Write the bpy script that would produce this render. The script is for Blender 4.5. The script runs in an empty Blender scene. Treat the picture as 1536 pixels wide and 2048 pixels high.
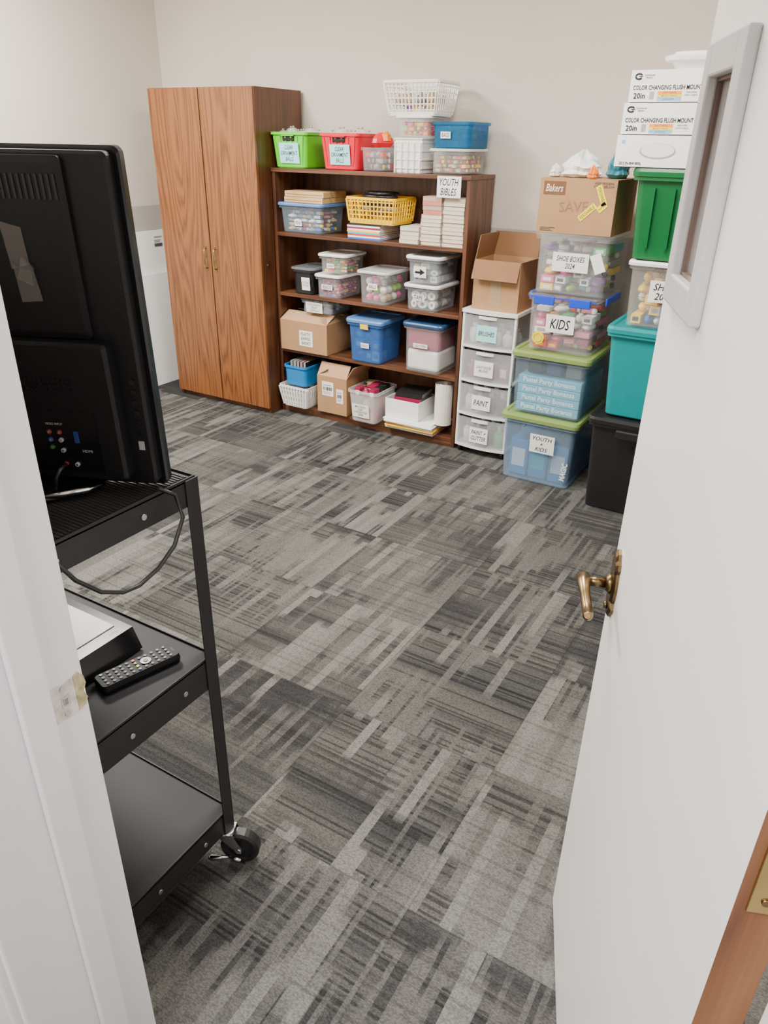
import bpy, bmesh, math, random
from mathutils import Vector, Matrix
random.seed(7)
C=bpy.context.scene.collection
PI=math.pi
# ------------------------------------------------------------------ materials
def nt(name):
    m=bpy.data.materials.new(name);m.use_nodes=True
    n=m.node_tree.nodes;l=m.node_tree.links
    return m,n,l,n['Principled BSDF']
def mat(name,col,rough=.5,metal=0.,var=.06,scale=25.,bump=0.,spec=.5,coat=0.):
    m,n,l,b=nt(name)
    tc=n.new('ShaderNodeTexCoord');no=n.new('ShaderNodeTexNoise');no.inputs['Scale'].default_value=scale;no.inputs['Detail'].default_value=4
    l.new(tc.outputs['Object'],no.inputs['Vector'])
    r=n.new('ShaderNodeValToRGB');a=[max(0,c*(1-var)) for c in col];d=[min(1,c*(1+var)) for c in col]
    r.color_ramp.elements[0].position=.3;r.color_ramp.elements[1].position=.7
    r.color_ramp.elements[0].color=(*a,1);r.color_ramp.elements[1].color=(*d,1)
    l.new(no.outputs['Fac'],r.inputs[0]);l.new(r.outputs[0],b.inputs['Base Color'])
    b.inputs['Roughness'].default_value=rough;b.inputs['Metallic'].default_value=metal
    b.inputs['Specular IOR Level'].default_value=spec;b.inputs['Coat Weight'].default_value=coat
    if bump:
        bp=n.new('ShaderNodeBump');bp.inputs['Strength'].default_value=bump;bp.inputs['Distance'].default_value=.004
        l.new(no.outputs['Fac'],bp.inputs['Height']);l.new(bp.outputs[0],b.inputs['Normal'])
    return m
def clear(name,col,alpha=.35,rough=.12,tint=None):
    m,n,l,b=nt(name)
    b.inputs['Base Color'].default_value=(*col,1);b.inputs['Roughness'].default_value=rough
    t=n.new('ShaderNodeBsdfTransparent');t.inputs[0].default_value=(*(tint or (1,1,1)),1)
    tc=n.new('ShaderNodeTexCoord');no=n.new('ShaderNodeTexNoise');no.inputs['Scale'].default_value=6
    l.new(tc.outputs['Object'],no.inputs['Vector'])
    mr=n.new('ShaderNodeMapRange');mr.inputs['To Min'].default_value=alpha*.8;mr.inputs['To Max'].default_value=min(1,alpha*1.2)
    l.new(no.outputs['Fac'],mr.inputs[0])
    mx=n.new('ShaderNodeMixShader');l.new(mr.outputs[0],mx.inputs[0]);l.new(t.outputs[0],mx.inputs[1]);l.new(b.outputs[0],mx.inputs[2])
    l.new(mx.outputs[0],n['Material Output'].inputs[0])
    return m
def wood(name,dark,mid,light,rough=.35,rings=9.,sx=5.,sz=.45,coat=.2,swap=False,fine=.55):
    m,n,l,b=nt(name)
    tc=n.new('ShaderNodeTexCoord');mp=n.new('ShaderNodeMapping')
    mp.inputs['Scale'].default_value=(sz,sx,sx) if swap else (sx,sx,sz)
    l.new(tc.outputs['Object'],mp.inputs[0])
    no=n.new('ShaderNodeTexNoise');no.inputs['Scale'].default_value=1.;no.inputs['Detail'].default_value=2;no.inputs['Roughness'].default_value=.4
    l.new(mp.outputs[0],no.inputs['Vector'])
    mu=n.new('ShaderNodeMath');mu.operation='MULTIPLY';mu.inputs[1].default_value=rings
    l.new(no.outputs['Fac'],mu.inputs[0])
    pp=n.new('ShaderNodeMath');pp.operation='PINGPONG';pp.inputs[1].default_value=.5;l.new(mu.outputs[0],pp.inputs[0])
    m2=n.new('ShaderNodeMath');m2.operation='MULTIPLY';m2.inputs[1].default_value=1.2;l.new(pp.outputs[0],m2.inputs[0])
    mp2=n.new('ShaderNodeMapping');mp2.inputs['Scale'].default_value=(4,170,170) if swap else (170,170,4);l.new(tc.outputs['Object'],mp2.inputs[0])
    n2=n.new('ShaderNodeTexNoise');n2.inputs['Scale'].default_value=1;n2.inputs['Detail'].default_value=3;l.new(mp2.outputs[0],n2.inputs['Vector'])
    ad=n.new('ShaderNodeMath');ad.operation='MULTIPLY_ADD';ad.inputs[1].default_value=fine;l.new(n2.outputs['Fac'],ad.inputs[0]);l.new(m2.outputs[0],ad.inputs[2])
    r=n.new('ShaderNodeValToRGB');e=r.color_ramp.elements
    e[0].position=.25;e[0].color=(*dark,1);e[1].position=.9;e[1].color=(*light,1)
    x=e.new(.48);x.color=(*mid,1)
    l.new(ad.outputs[0],r.inputs[0]);l.new(r.outputs[0],b.inputs['Base Color'])
    b.inputs['Roughness'].default_value=rough;b.inputs['Coat Weight'].default_value=coat;b.inputs['Coat Roughness'].default_value=.25
    return m
def carpet():
    m,n,l,b=nt('carpet_tile_pattern')
    def N(t,**k):
        x=n.new(t)
        for a,v in k.items(): setattr(x,a,v)
        return x
    def M(op,a,bb=None,c=None):
        x=N('ShaderNodeMath',operation=op)
        for i,v in enumerate((a,bb,c)):
            if v is None: continue
            if isinstance(v,(int,float)): x.inputs[i].default_value=v
            else: l.new(v,x.inputs[i])
        return x.outputs[0]
    def MR(v,a,b_,c,d):
        x=N('ShaderNodeMapRange');l.new(v,x.inputs[0])
        for i,q in enumerate((a,b_,c,d)): x.inputs[i+1].default_value=q
        return x.outputs[0]
    tc=N('ShaderNodeTexCoord');sp=N('ShaderNodeSeparateXYZ');l.new(tc.outputs['Object'],sp.inputs[0])
    X,Y=sp.outputs[0],sp.outputs[1]
    T=.5
    ix=M('FLOOR',M('DIVIDE',X,T));iy=M('FLOOR',M('DIVIDE',Y,T))
    par=M('FLOORED_MODULO',M('ADD',ix,iy),2.0)
    tid=M('ADD',M('MULTIPLY',ix,13.7),M('MULTIPLY',iy,7.3))
    def noise(u,v,w,su,sv,snap=None,vs=None):
        us=M('SNAP',u,snap) if snap else u
        v_=M('SNAP',v,vs) if vs else v
        cb=N('ShaderNodeCombineXYZ');l.new(M('MULTIPLY',us,su),cb.inputs[0]);l.new(M('MULTIPLY',v_,sv),cb.inputs[1])
        if isinstance(w,(int,float)): cb.inputs[2].default_value=w
        else: l.new(w,cb.inputs[2])
        x=N('ShaderNodeTexNoise');x.inputs['Scale'].default_value=1;x.inputs['Detail'].default_value=0;l.new(cb.outputs[0],x.inputs['Vector'])
        return x.outputs['Fac']
    def ramp(v,pts,interp='LINEAR'):
        x=N('ShaderNodeValToRGB');e=x.color_ramp.elements;x.color_ramp.interpolation=interp
        e[0].position=pts[0][0];e[0].color=(*pts[0][1],1);e[1].position=pts[-1][0];e[1].color=(*pts[-1][1],1)
        for p,c in pts[1:-1]:
            q=e.new(p);q.color=(*c,1)
        l.new(v,x.inputs[0]);return x.outputs[0]
    def g(v,t=0): return (v,v*.975,v*(.90 if not t else .98))
    # woven ground ribbed along X, charcoal to mid grey
    c1=noise(Y,X,tid,40,1.1,.0125)
    c2=noise(Y,X,par,8,.9,.025)
    c3=noise(X,Y,tid,1.6,1.6)
    cv=M('ADD',M('MULTIPLY',c1,.25),M('ADD',M('MULTIPLY',c2,.40),M('MULTIPLY',c3,.35)))
    ground=ramp(cv,[(.38,g(.040,3)),(.44,g(.056,1)),(.50,g(.072)),(.60,g(.092))])
    rib=noise(Y,X,par,1.0/.0065,.8,.0065)
    rb=MR(rib,.36,.46,.40,1)
    gm=N('ShaderNodeMix',data_type='RGBA',blend_type='MULTIPLY');gm.inputs[0].default_value=.9
    l.new(ground,gm.inputs[6]);l.new(rb,gm.inputs[7])
    # pale strips along Y gathered in larger clusters, slightly soft ends
    a=noise(X,Y,par,25,2.2,.030)
    a2=noise(X,Y,tid,2.5,2.2,.030,.03)
    av=M('ADD',M('MULTIPLY',a,.50),M('MULTIPLY',a2,.50))
    d1=MR(av,.517,.545,0,.92)
    f=noise(X,Y,M('ADD',par,3.),70,1.9,.0135)
    f2=noise(X,Y,M('ADD',tid,.35),2.5,2.2)
    fv=M('ADD',M('MULTIPLY',f,.50),M('MULTIPLY',f2,.50))
    d2=MR(fv,.530,.565,0,.75)
    dcol=ramp(noise(X,Y,tid,25,.8,.030),[(.35,g(.102)),(.5,g(.132)),(.65,g(.165))])
    k=M('ADD',M('MULTIPLY',noise(X,Y,M('ADD',par,5.),28,1.9,.027),.5),M('MULTIPLY',noise(X,Y,M('ADD',tid,9.),2.4,2.0),.5))
    mk=N('ShaderNodeMix',data_type='RGBA');l.new(MR(k,.55,.60,0,.5),mk.inputs[0]);l.new(gm.outputs[2],mk.inputs[6]);mk.inputs[7].default_value=(.034,.032,.034,1)
    m1=N('ShaderNodeMix',data_type='RGBA');l.new(d2,m1.inputs[0]);l.new(mk.outputs[2],m1.inputs[6]);m1.inputs[7].default_value=(*g(.108),1)
    mx=N('ShaderNodeMix',data_type='RGBA');l.new(d1,mx.inputs[0]);l.new(m1.outputs[2],mx.inputs[6]);l.new(dcol,mx.inputs[7])
    cr=MR(noise(Y,X,3.,1.0/.0085,1.2,.0085),.32,.42,.76,1)
    mc=N('ShaderNodeMix',data_type='RGBA',blend_type='MULTIPLY');mc.inputs[0].default_value=1;l.new(mx.outputs[2],mc.inputs[6]);l.new(cr,mc.inputs[7])
    vo=N('ShaderNodeTexVoronoi');vo.inputs['Scale'].default_value=270;mpv=N('ShaderNodeMapping');mpv.inputs['Scale'].default_value=(.6,1.2,1);l.new(tc.outputs['Object'],mpv.inputs[0]);l.new(mpv.outputs[0],vo.inputs['Vector'])
    vr=MR(vo.outputs['Distance'],0,.8,1.3,.66)
    pm=N('ShaderNodeMix',data_type='RGBA',blend_type='MULTIPLY');pm.inputs[0].default_value=1
    l.new(mc.outputs[2],pm.inputs[6]);l.new(vr,pm.inputs[7])
    def edge(v):
        f_=M('FLOORED_MODULO',v,T);return M('MINIMUM',f_,M('SUBTRACT',T,f_))
    sm=MR(M('MINIMUM',edge(X),edge(Y)),0,.004,.7,1)
    p2=N('ShaderNodeMix',data_type='RGBA',blend_type='MULTIPLY');p2.inputs[0].default_value=1;l.new(pm.outputs[2],p2.inputs[6]);l.new(sm,p2.inputs[7])
    l.new(p2.outputs[2],b.inputs['Base Color']);b.inputs['Roughness'].default_value=.95;b.inputs['Specular IOR Level'].default_value=.12
    bp=N('ShaderNodeBump');bp.inputs['Strength'].default_value=.35;bp.inputs['Distance'].default_value=.002;bp.invert=True
    l.new(vo.outputs['Distance'],bp.inputs['Height']);l.new(bp.outputs[0],b.inputs['Normal'])
    return m
W_wall=mat('wall_paint_beige',(.62,.565,.50),.75,var=.02,scale=3,bump=.05)
W_low=mat('wall_paint_lower_grey',(.42,.39,.36),.7,var=.02,scale=3)
W_ceil=mat('ceiling_paint',(.85,.83,.80),.9,var=.02)
W_trim=mat('trim_gloss_white',(.88,.86,.88),.32,var=.02,scale=6,bump=.12)
W_door=mat('door_gloss_white',(.89,.88,.86),.28,var=.02,scale=4,bump=.15)
W_frame=mat('frame_grey_paint',(.52,.51,.52),.35,var=.03)
M_carpet=carpet()
M_oak=wood('oak_veneer',(.085,.025,.007),(.165,.056,.015),(.245,.092,.026),.38,19,6.5,.5,.1,False,.75)
M_oaks=wood('oak_veneer_side',(.052,.017,.007),(.085,.028,.010),(.115,.040,.014),.42,14,6,.4,.08,False,.7)
M_oakh=wood('oak_shelf_dark',(.055,.019,.009),(.100,.038,.016),(.145,.058,.026),.42,11,6,.5,.1,True)
M_oakv=wood('oak_side_dark',(.050,.017,.008),(.090,.033,.014),(.135,.053,.024),.42,11,6,.5,.1)
M_raw=wood('raw_brown_edge',(.12,.045,.02),(.20,.085,.035),(.28,.13,.06),.6,6,6,.8,0)
M_rawd=wood('dark_brown_reveal',(.10,.065,.055),(.16,.11,.09),(.22,.155,.125),.6,6,6,.8,0)
M_brass=mat('antique_brass',(.19,.13,.065),.32,1.,.35,40)
M_brass2=mat('polished_brass',(.50,.37,.15),.3,1.,.15,30)
M_dark=mat('dark_gap',(.01,.008,.006),.8)
M_blk=mat('black_painted_metal',(.016,.016,.017),.42,0,.1,40,.05,.35)
M_shelf=mat('black_shelf_top',(.034,.034,.036),.5,0,.05,10,0,.14)
M_rub=mat('black_ribbed_mat',(.035,.033,.032),.6,spec=.25)
M_tv=mat('black_tv_plastic',(.005,.005,.006),.5,0,.1,120,.1,.25)
M_tvg=mat('glossy_black',(.006,.006,.007),.18,spec=.35)
M_chr=mat('chrome',(.75,.75,.77),.18,1.,.03)
M_zinc=mat('zinc',(.5,.5,.5),.35,1.,.05)
M_wht=mat('white_plastic',(.84,.84,.81),.4,var=.02)
M_cream=mat('cream_plastic',(.82,.79,.72),.45,var=.02)
M_paper=mat('white_paper',(.88,.88,.86),.7,var=.01)
M_teal_p=mat('aqua_paper',(.36,.80,.80),.7,var=.01)
M_ink=mat('black_ink',(.01,.01,.012),.6)
M_pages=mat('book_pages',(.70,.60,.48),.8,var=.12,scale=120)
M_card=mat('cardboard',(.40,.225,.105),.8,var=.06,scale=8)
M_cardl=mat('cardboard_inner',(.48,.30,.16),.85,var=.05,scale=8)
M_cards=mat('cardboard_dark',(.26,.13,.058),.8,var=.06,scale=8)
M_marker=mat('faded_marker',(.30,.165,.078),.8)
M_tape=clear('packing_tape',(.55,.42,.26),.4,.15)
def pl(name,c,r=.35): return mat(name,c,r,var=.03)
M_green=pl('lime_plastic',(.10,.60,.01));M_red=pl('red_plastic',(.72,.005,.03));M_yel=pl('yellow_plastic',(.95,.56,.005))
M_dgreen=pl('dark_green_plastic',(.0,.12,.03));M_teal=pl('teal_plastic',(.0,.25,.27));M_bin=pl('black_tote_plastic',(.012,.012,.013))
M_olive=pl('olive_lid',(.22,.32,.09));M_blue=pl('blue_plastic',(.01,.20,.52));M_sky=pl('light_blue_lid',(.10,.24,.55))
M_royal=pl('royal_blue_latch',(.01,.06,.62));M_navy=pl('navy_lid',(.02,.07,.18))
M_wood=wood('light_pine',(.42,.26,.11),(.58,.38,.18),(.68,.48,.26),.6,5,5,.6,0,True)
K_clear=clear('clear_plastic',(.75,.77,.80),.11,.12)
K_frost=clear('frosted_plastic',(.82,.82,.83),.34,.25)
K_frl=clear('frosted_lid',(.85,.85,.86),.65,.25)
K_blue=clear('blue_clear_plastic',(.08,.22,.52),.40,.2,(.72,.84,1))
K_tblue=clear('deep_blue_clear_plastic',(.01,.16,.30),.45,.15,(.35,.72,.95))
K_grey=clear('grey_clear_plastic',(.45,.49,.53),.24,.15)
K_ltb=clear('pale_blue_clear_plastic',(.52,.62,.72),.11,.15,(.95,.98,1))
K_ltb2=clear('blue_tint_tote_plastic',(.36,.48,.60),.25,.15,(.90,.95,1))
K_draw=clear('drawer_frosted',(.66,.68,.70),.28,.2)
K_tape=clear('grey_duct_tape',(.20,.19,.18),.22,.35)
K_glass=clear('window_glass',(.48,.47,.46),.60,.10)
PAL={}
for nm,c in dict(red=(.75,.01,.02),pink=(.88,.08,.30),yellow=(.95,.62,.01),green=(.03,.45,.06),blue=(.01,.13,.60),orange=(.90,.22,.01),purple=(.22,.03,.42),white=(.85,.85,.85),black=(.015,.015,.015),lime=(.35,.68,.03),aqua=(.02,.48,.55),tan=(.60,.42,.20),brown=(.18,.08,.03),grey=(.3,.3,.3),maroon=(.30,.01,.06),rose=(.75,.25,.32)).items():
    PAL[nm]=mat('colour_'+nm,c,.4,var=.06)
# ------------------------------------------------------------------ mesh builder
class MB:
    def __init__(s): s.bm=bmesh.new();s.mats=[]
    def mi(s,m):
        if m not in s.mats: s.mats.append(m)
        return s.mats.index(m)
    def box(s,x0,x1,y0,y1,z0,z1,m,bev=0.):
        vs=[s.bm.verts.new((x,y,z)) for z in (z0,z1) for y in (y0,y1) for x in (x0,x1)]
        i=s.mi(m);fs=[]
        for f in ((0,2,3,1),(4,5,7,6),(0,1,5,4),(1,3,7,5),(3,2,6,7),(2,0,4,6)):
            g=s.bm.faces.new([vs[k] for k in f]);g.material_index=i;fs.append(g)
        if bev:
            es=list({e for f in fs for e in f.edges})
            bmesh.ops.bevel(s.bm,geom=es,offset=bev,segments=2,affect='EDGES',profile=.5)
        return s
    def hexa(s,pts,m):
        vs=[s.bm.verts.new(p) for p in pts];i=s.mi(m)
        for f in ((0,3,2,1),(4,5,6,7),(0,1,5,4),(1,2,6,5),(2,3,7,6),(3,0,4,7)):
            g=s.bm.faces.new([vs[k] for k in f]);g.material_index=i
        return s
    def bar(s,p0,p1,w,m,w2=None):
        p0=Vector(p0);p1=Vector(p1);d=(p1-p0).normalized()
        up=Vector((0,0,1)) if abs(d.z)<.9 else Vector((0,1,0))
        a=d.cross(up).normalized()*w/2;b=d.cross(a).normalized()*(w2 or w)/2
        return s.hexa([p0-a-b,p0+a-b,p0+a+b,p0-a+b,p1-a-b,p1+a-b,p1+a+b,p1-a+b],m)
    def loft(s,rings,m,cap0=True,cap1=True,smooth=False):
        i=s.mi(m);R=[[s.bm.verts.new(p) for p in r] for r in rings]
        for a,b in zip(R,R[1:]):
            n=len(a)
            for k in range(n):
                g=s.bm.faces.new((a[k],a[(k+1)%n],b[(k+1)%n],b[k]));g.material_index=i;g.smooth=smooth
        if cap0: g=s.bm.faces.new(list(reversed(R[0])));g.material_index=i
        if cap1: g=s.bm.faces.new(R[-1]);g.material_index=i
        return s
    def tube(s,pts,r,m,n=8,smooth=True):
        pts=[Vector(p) for p in pts];rings=[];up=None
        for k,p in enumerate(pts):
            d=(pts[min(k+1,len(pts)-1)]-pts[max(k-1,0)]).normalized()
            if up is None: up=Vector((0,0,1)) if abs(d.z)<.9 else Vector((1,0,0))
            a=d.cross(up)
            if a.length<1e-3: a=d.orthogonal()
            a.normalize();b=d.cross(a).normalized()
            rr_=r[k] if isinstance(r,(list,tuple)) else r
            rings.append([p+a*math.cos(2*PI*t/n)*rr_+b*math.sin(2*PI*t/n)*rr_ for t in range(n)])
        return s.loft(rings,m,smooth=smooth)
    def cyl(s,p0,p1,r,m,n=20,r2=None): return s.tube([p0,p1],[r,r if r2 is None else r2],m,n)
    def sph(s,c,r,m,seg=14,sc=(1,1,1)):
        i=s.mi(m);g=bmesh.ops.create_uvsphere(s.bm,u_segments=seg,v_segments=seg//2+1,radius=r,matrix=Matrix.Translation(c)@Matrix.Diagonal((*sc,1)))
        for v in g['verts']:
            for f in v.link_faces: f.material_index=i;f.smooth=True
        return s
    def mesh(s,name):
        bmesh.ops.recalc_face_normals(s.bm,faces=s.bm.faces)
        me=bpy.data.meshes.new(name);s.bm.to_mesh(me);s.bm.free()
        for m in s.mats: me.materials.append(m)
        return me
def obj(name,data,loc=(0,0,0),rz=0,parent=None,label=None,cat=None,group=None,kind=None,rot=None):
    o=bpy.data.objects.new(name,data);C.objects.link(o);o.location=loc;o.rotation_euler=rot or (0,0,rz)
    if parent: o.parent=parent
    if label: o['label']=label
    if cat: o['category']=cat
    if group: o['group']=group
    if kind: o['kind']=kind
    return o
def thing(name,label,cat,loc,rz=0,group=None,kind=None):
    o=obj(name,None,loc,rz,None,label,cat,group,kind);o.empty_display_size=.05;return o
def part(root,mb,name,label=None,loc=(0,0,0),rot=None):
    return obj(name,mb.mesh(name),loc,0,root,label,rot=rot)
def rr(w,d,r,z,n=4):
    r=max(.0005,min(r,w/2-.0005,d/2-.0005));out=[]
    for cx,cy,a0 in ((w/2-r,d/2-r,0),(-w/2+r,d/2-r,PI/2),(-w/2+r,-d/2+r,PI),(w/2-r,-d/2+r,1.5*PI)):
        for k in range(n+1):
            a=a0+PI/2*k/n;out.append((cx+r*math.cos(a),cy+r*math.sin(a),z))
    return out
def letter(parent,body,w,h,m=M_ink,loc=(0,0,.0008),rz=0,hand=True,name='lettering',bold=0.,ext=.0003):
    cu=bpy.data.curves.new('t','FONT');cu.body=body;cu.size=1;cu.align_x='CENTER';cu.resolution_u=2;cu.space_line=.95
    if hand: cu.shear=.25;cu.offset=.008+bold
    else: cu.offset=bold
    ob=bpy.data.objects.new('t',cu);C.objects.link(ob);bpy.context.view_layer.update()
    me=bpy.data.meshes.new_from_object(ob.evaluated_get(bpy.context.evaluated_depsgraph_get()))
    bpy.data.objects.remove(ob)
    if not me.vertices: return
    xs=[v.co.x for v in me.vertices];ys=[v.co.y for v in me.vertices]
    bw=max(xs)-min(xs);bh=max(ys)-min(ys);s=min(w/bw,h/bh);sy=min(h/bh,s*1.5)
    cx=(max(xs)+min(xs))/2;cy=(max(ys)+min(ys))/2
    for v in me.vertices: v.co=Vector(((v.co.x-cx)*s,(v.co.y-cy)*sy,0))
    me.materials.clear();me.materials.append(m);me.name=name
    return obj(name,me,loc,0,parent,rot=(0,0,rz))
def plabel(root,text,w,h,x,y,z,m=M_paper,tilt=0.,rz=0.,mg=.8,ink=M_ink,name='paper_label',label=None,hand=True,side=False):
    mb=MB();mb.box(-w/2,w/2,-h/2,h/2,0,.0008,m)
    rot=(PI/2+tilt,0,0)
    o=part(root,mb,name,label,(x,y,z),rot)
    if rz: o.rotation_euler=(Matrix.Rotation(PI/2+tilt,3,'X')@Matrix.Rotation(rz,3,'Z')).to_euler()
    if text: letter(o,text,w*mg,h*mg,ink,(0,0,.0012),hand=hand)
    return o
def upright(e,rz=0,tilt=0): e.rotation_euler=(Matrix.Rotation(PI/2+tilt,3,'X')@Matrix.Rotation(rz,3,'Z')).to_euler();return e
# ------------------------------------------------------------------ containers
def bin_body(w,d,h,tp,m,t=.003,fl=.010,r=.025,ribs=0):
    wb,db=w-2*tp,d-2*tp;mb=MB()
    R=[rr(wb-.01,db-.01,r,0),rr(wb,db,r,.006),rr(w-.004-2*fl,d-.004-2*fl,r,h-.014),rr(w,d,r,h-.014),rr(w,d,r,h),rr(w-2*fl-2*t,d-2*fl-2*t,r,h),rr(wb-2*t,db-2*t,r,.009)]
    mb.loft(R,m)
    if ribs:
        for k in range(ribs):
            x=(-.5+(k+.5)/ribs)*(wb*.9)
            mb.bar((x,-(db/2),.02),(x*(w/wb),-(d/2-fl),h-.02),.010,m,.006)
    return mb
def lid_mesh(w,d,m,r=.03,th=.018):
    mb=MB()
    mb.loft([rr(w-.012,d-.012,r,.0005),rr(w+.010,d+.010,r,.0005),rr(w+.012,d+.012,r,th*.6),rr(w+.004,d+.004,r,th),rr(w-.03,d-.03,r*.8,th),rr(w-.04,d-.04,r*.8,th-.006)],m);return mb
def tote(name,label,cat,x0,x1,y0,y1,z0,z1,body,lid=None,tp=.02,rz=0,group=None,ribs=0,fl=.008,lth=.018,latch=None,r=.025,bl=None):
    w,d=x1-x0,y1-y0;h=(z1-z0)-(lth if lid else 0)
    root=thing(name,label,cat,((x0+x1)/2,(y0+y1)/2,z0),rz,group)
    if lid: w-=.013;d-=.013
    part(root,bin_body(w,d,h,tp,body,fl=fl,ribs=ribs,r=r),'bin_body',bl)
    if lid: part(root,lid_mesh(w,d,lid,th=lth),'lid',None,(0,0,h))
    if latch:
        for sx in (-w*.25,w*.25):
            mb=MB();mb.box(sx-.05,sx+.05,-d/2-.016,-d/2-.006,h-.028,h+.012,latch,.003);part(root,mb,'latch')
    root['dims']=(w,d,h,tp);return root
def frontlabel(root,text,w,h,fx=0.,fz=.5,m=M_paper,mg=.8,rz=0,**k):
    W,D,H,tp=root['dims'];tilt=math.atan2(tp,H)
    return plabel(root,text,w,h,fx*W/2,-(D/2-tp)-tp*fz-.004,H*fz,m,tilt,rz,mg,**k)
BASE={}
def base(kind,c,c2=None):
    k=(kind,c,c2)
    if k in BASE: return BASE[k]
    m=PAL[c];m2=PAL[c2 or 'white'];mb=MB()
    if kind=='toy_ball': mb.sph((0,0,.5),.49,m,16);mb.tube([(.49*math.cos(a),.49*math.sin(a),.5) for a in [2*PI*i/24 for i in range(25)]],.02,m2,5)
    elif kind=='marker_pen': mb.cyl((-.5,0,.18),(.2,0,.18),.17,m,12);mb.cyl((.2,0,.18),(.45,0,.18),.18,m2,12);mb.cyl((.45,0,.18),(.5,0,.18),.1,m2,12)
    elif kind=='toy_block':
        mb.box(-.48,.48,-.48,.48,0,.72,m,.05)
        for a in (-.22,.22):
            for b in (-.22,.22): mb.cyl((a,b,.72),(a,b,.9),.13,m,10)
    elif kind=='craft_bag':
        rg=[]
        for z,s in ((0,.55),(.08,.85),(.4,.97),(.7,.8),(.82,.35),(1,.55)):
            rg.append([(math.cos(t)*s*.5*(1+.12*math.sin(3*t+z*5)),math.sin(t)*s*.5*(1+.12*math.cos(5*t)),z) for t in [2*PI*i/16 for i in range(16)]])
        mb.loft(rg,m,smooth=True);mb.cyl((0,0,.8),(0,0,.86),.2,m2,12)
    elif kind=='paint_bottle': mb.cyl((0,0,0),(0,0,.6),.28,m,16);mb.cyl((0,0,.6),(0,0,.72),.28,m,16,.13);mb.cyl((0,0,.72),(0,0,1),.14,m2,12)
    elif kind=='craft_roll':
        mb.loft([[(rad*math.cos(t),y,.48+rad*math.sin(t)) for t in [2*PI*i/20 for i in range(20)]] for rad,y in ((.2,-.4),(.48,-.4),(.48,.4),(.2,.4),(.2,-.4))],m,False,False)
    elif kind=='game_card_box': mb.box(-.49,.49,-.49,.49,0,.95,m,.03);mb.box(-.3,.3,-.495,-.488,.25,.7,m2)
    BASE[k]=mb.mesh(kind);return BASE[k]
DESC={'toy_ball':('small {} plastic ball','ball'),'marker_pen':('{} marker pen with cap','marker'),'toy_block':('{} studded toy block','toy block'),'craft_bag':('knotted {} bag of craft supplies','bag'),'paint_bottle':('{} squeeze bottle with cap','bottle'),'craft_roll':('{} roll of craft ribbon','ribbon roll'),'game_card_box':('small {} carton with printed panel','small box')}
def clutter(root,kinds,cols,nx,ny,nz,where,hmax=None,z0=.012,margin=.014,jit=.22):
    w,d,h,tp=root['dims'];w=w-2*tp-2*margin;d=d-2*tp-2*margin;h=(hmax or h*.86)-z0
    ch=h/nz;Mw=Matrix.Translation(root.location)@root.rotation_euler.to_matrix().to_4x4()
    for k in range(nz):
        mx=max(2,nx+random.choice((-1,0,0,1))) if nx>3 else nx
        cuts=[i+(random.uniform(-.22,.22) if 0<i<mx else 0) for i in range(mx+1)]
        cd=d/ny
        for j in range(ny):
            for i in range(mx):
                cw=w*(cuts[i+1]-cuts[i])/mx;cx=-w/2+w*(cuts[i+1]+cuts[i])/2/mx
                kd=random.choice(kinds);c=random.choice(cols);c2=random.choice(['white','yellow','black','white'])
                if c2==c: c2='grey'
                me=base(kd,c,c2)
                p=Mw@Vector((cx,-d/2+cd*(j+.5),z0+ch*k))
                o=obj(kd,me,p,root.rotation_euler.z,None,DESC[kd][0].format(c)+' inside '+where,DESC[kd][1],'supplies inside '+where)
                s=.90
                if jit and kd!='toy_ball' and 0<i<mx-1: o.rotation_euler=(0,random.uniform(-jit,jit)*.5,random.uniform(-jit,jit)*.5)
                if kd=='toy_ball': q=min(cw,cd,ch)*.95;o.scale=(q,q,q)
                elif kd=='paint_bottle': o.scale=(min(cw,cd)*s*1.6,min(cw,cd)*s*1.6,ch*s)
                elif kd=='marker_pen': o.scale=(cw*s,min(cd,ch*2)*s,ch*s*2.4)
                else: o.scale=(cw*s,cd*s,ch*.95)
def basket(name,label,cat,x0,x1,y0,y1,z0,h,m,tp=.02,nv=9,nh=5,bar=.004,rz=0):
    w,d=x1-x0,y1-y0;root=thing(name,label,cat,((x0+x1)/2,(y0+y1)/2,z0),rz)
    wb,db=w-2*tp,d-2*tp;mb=MB()
    mb.loft([rr(wb,db,.02,0),rr(wb,db,.02,.004),],m)
    mb.loft([rr(w,d,.025,h-.016),rr(w+.008,d+.008,.025,h-.012),rr(w+.008,d+.008,.025,h),rr(w-.006,d-.006,.025,h),rr(w-.006,d-.006,.025,h-.016),rr(w,d,.025,h-.016)],m,False,False)
    mb.loft([rr(wb,db,.02,0),rr(wb+tp*.3,db+tp*.3,.02,.02),rr(wb+tp*.3-.005,db+tp*.3-.005,.02,.02),rr(wb-.005,db-.005,.02,.003)],m,False,False)
    for sx,sy in ((0,-1),(0,1),(1,0),(-1,0)):
        L=wb if sx==0 else db;n=max(3,int(nv*L/wb))
        for k in range(n+1):
            f=-.5+k/n;f*=.94
            if sx==0: a=(f*wb,sy*db/2,.01);b=(f*w,sy*d/2,h-.01)
            else: a=(sx*wb/2,f*db,.01);b=(sx*w/2,f*d,h-.01)
            mb.bar(a,b,bar,m)
    for k in range(1,nh):
        t=k/nh;ww=wb+(w-wb)*t;dd=db+(d-db)*t;z=h*t
        mb.loft([rr(ww,dd,.02,z-bar/2),rr(ww,dd,.02,z+bar/2),rr(ww-bar,dd-bar,.02,z+bar/2),rr(ww-bar,dd-bar,.02,z-bar/2),rr(ww,dd,.02,z-bar/2)],m,False,False)
    part(root,mb,'basket_body');root['dims']=(w,d,h,tp);return root
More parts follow.
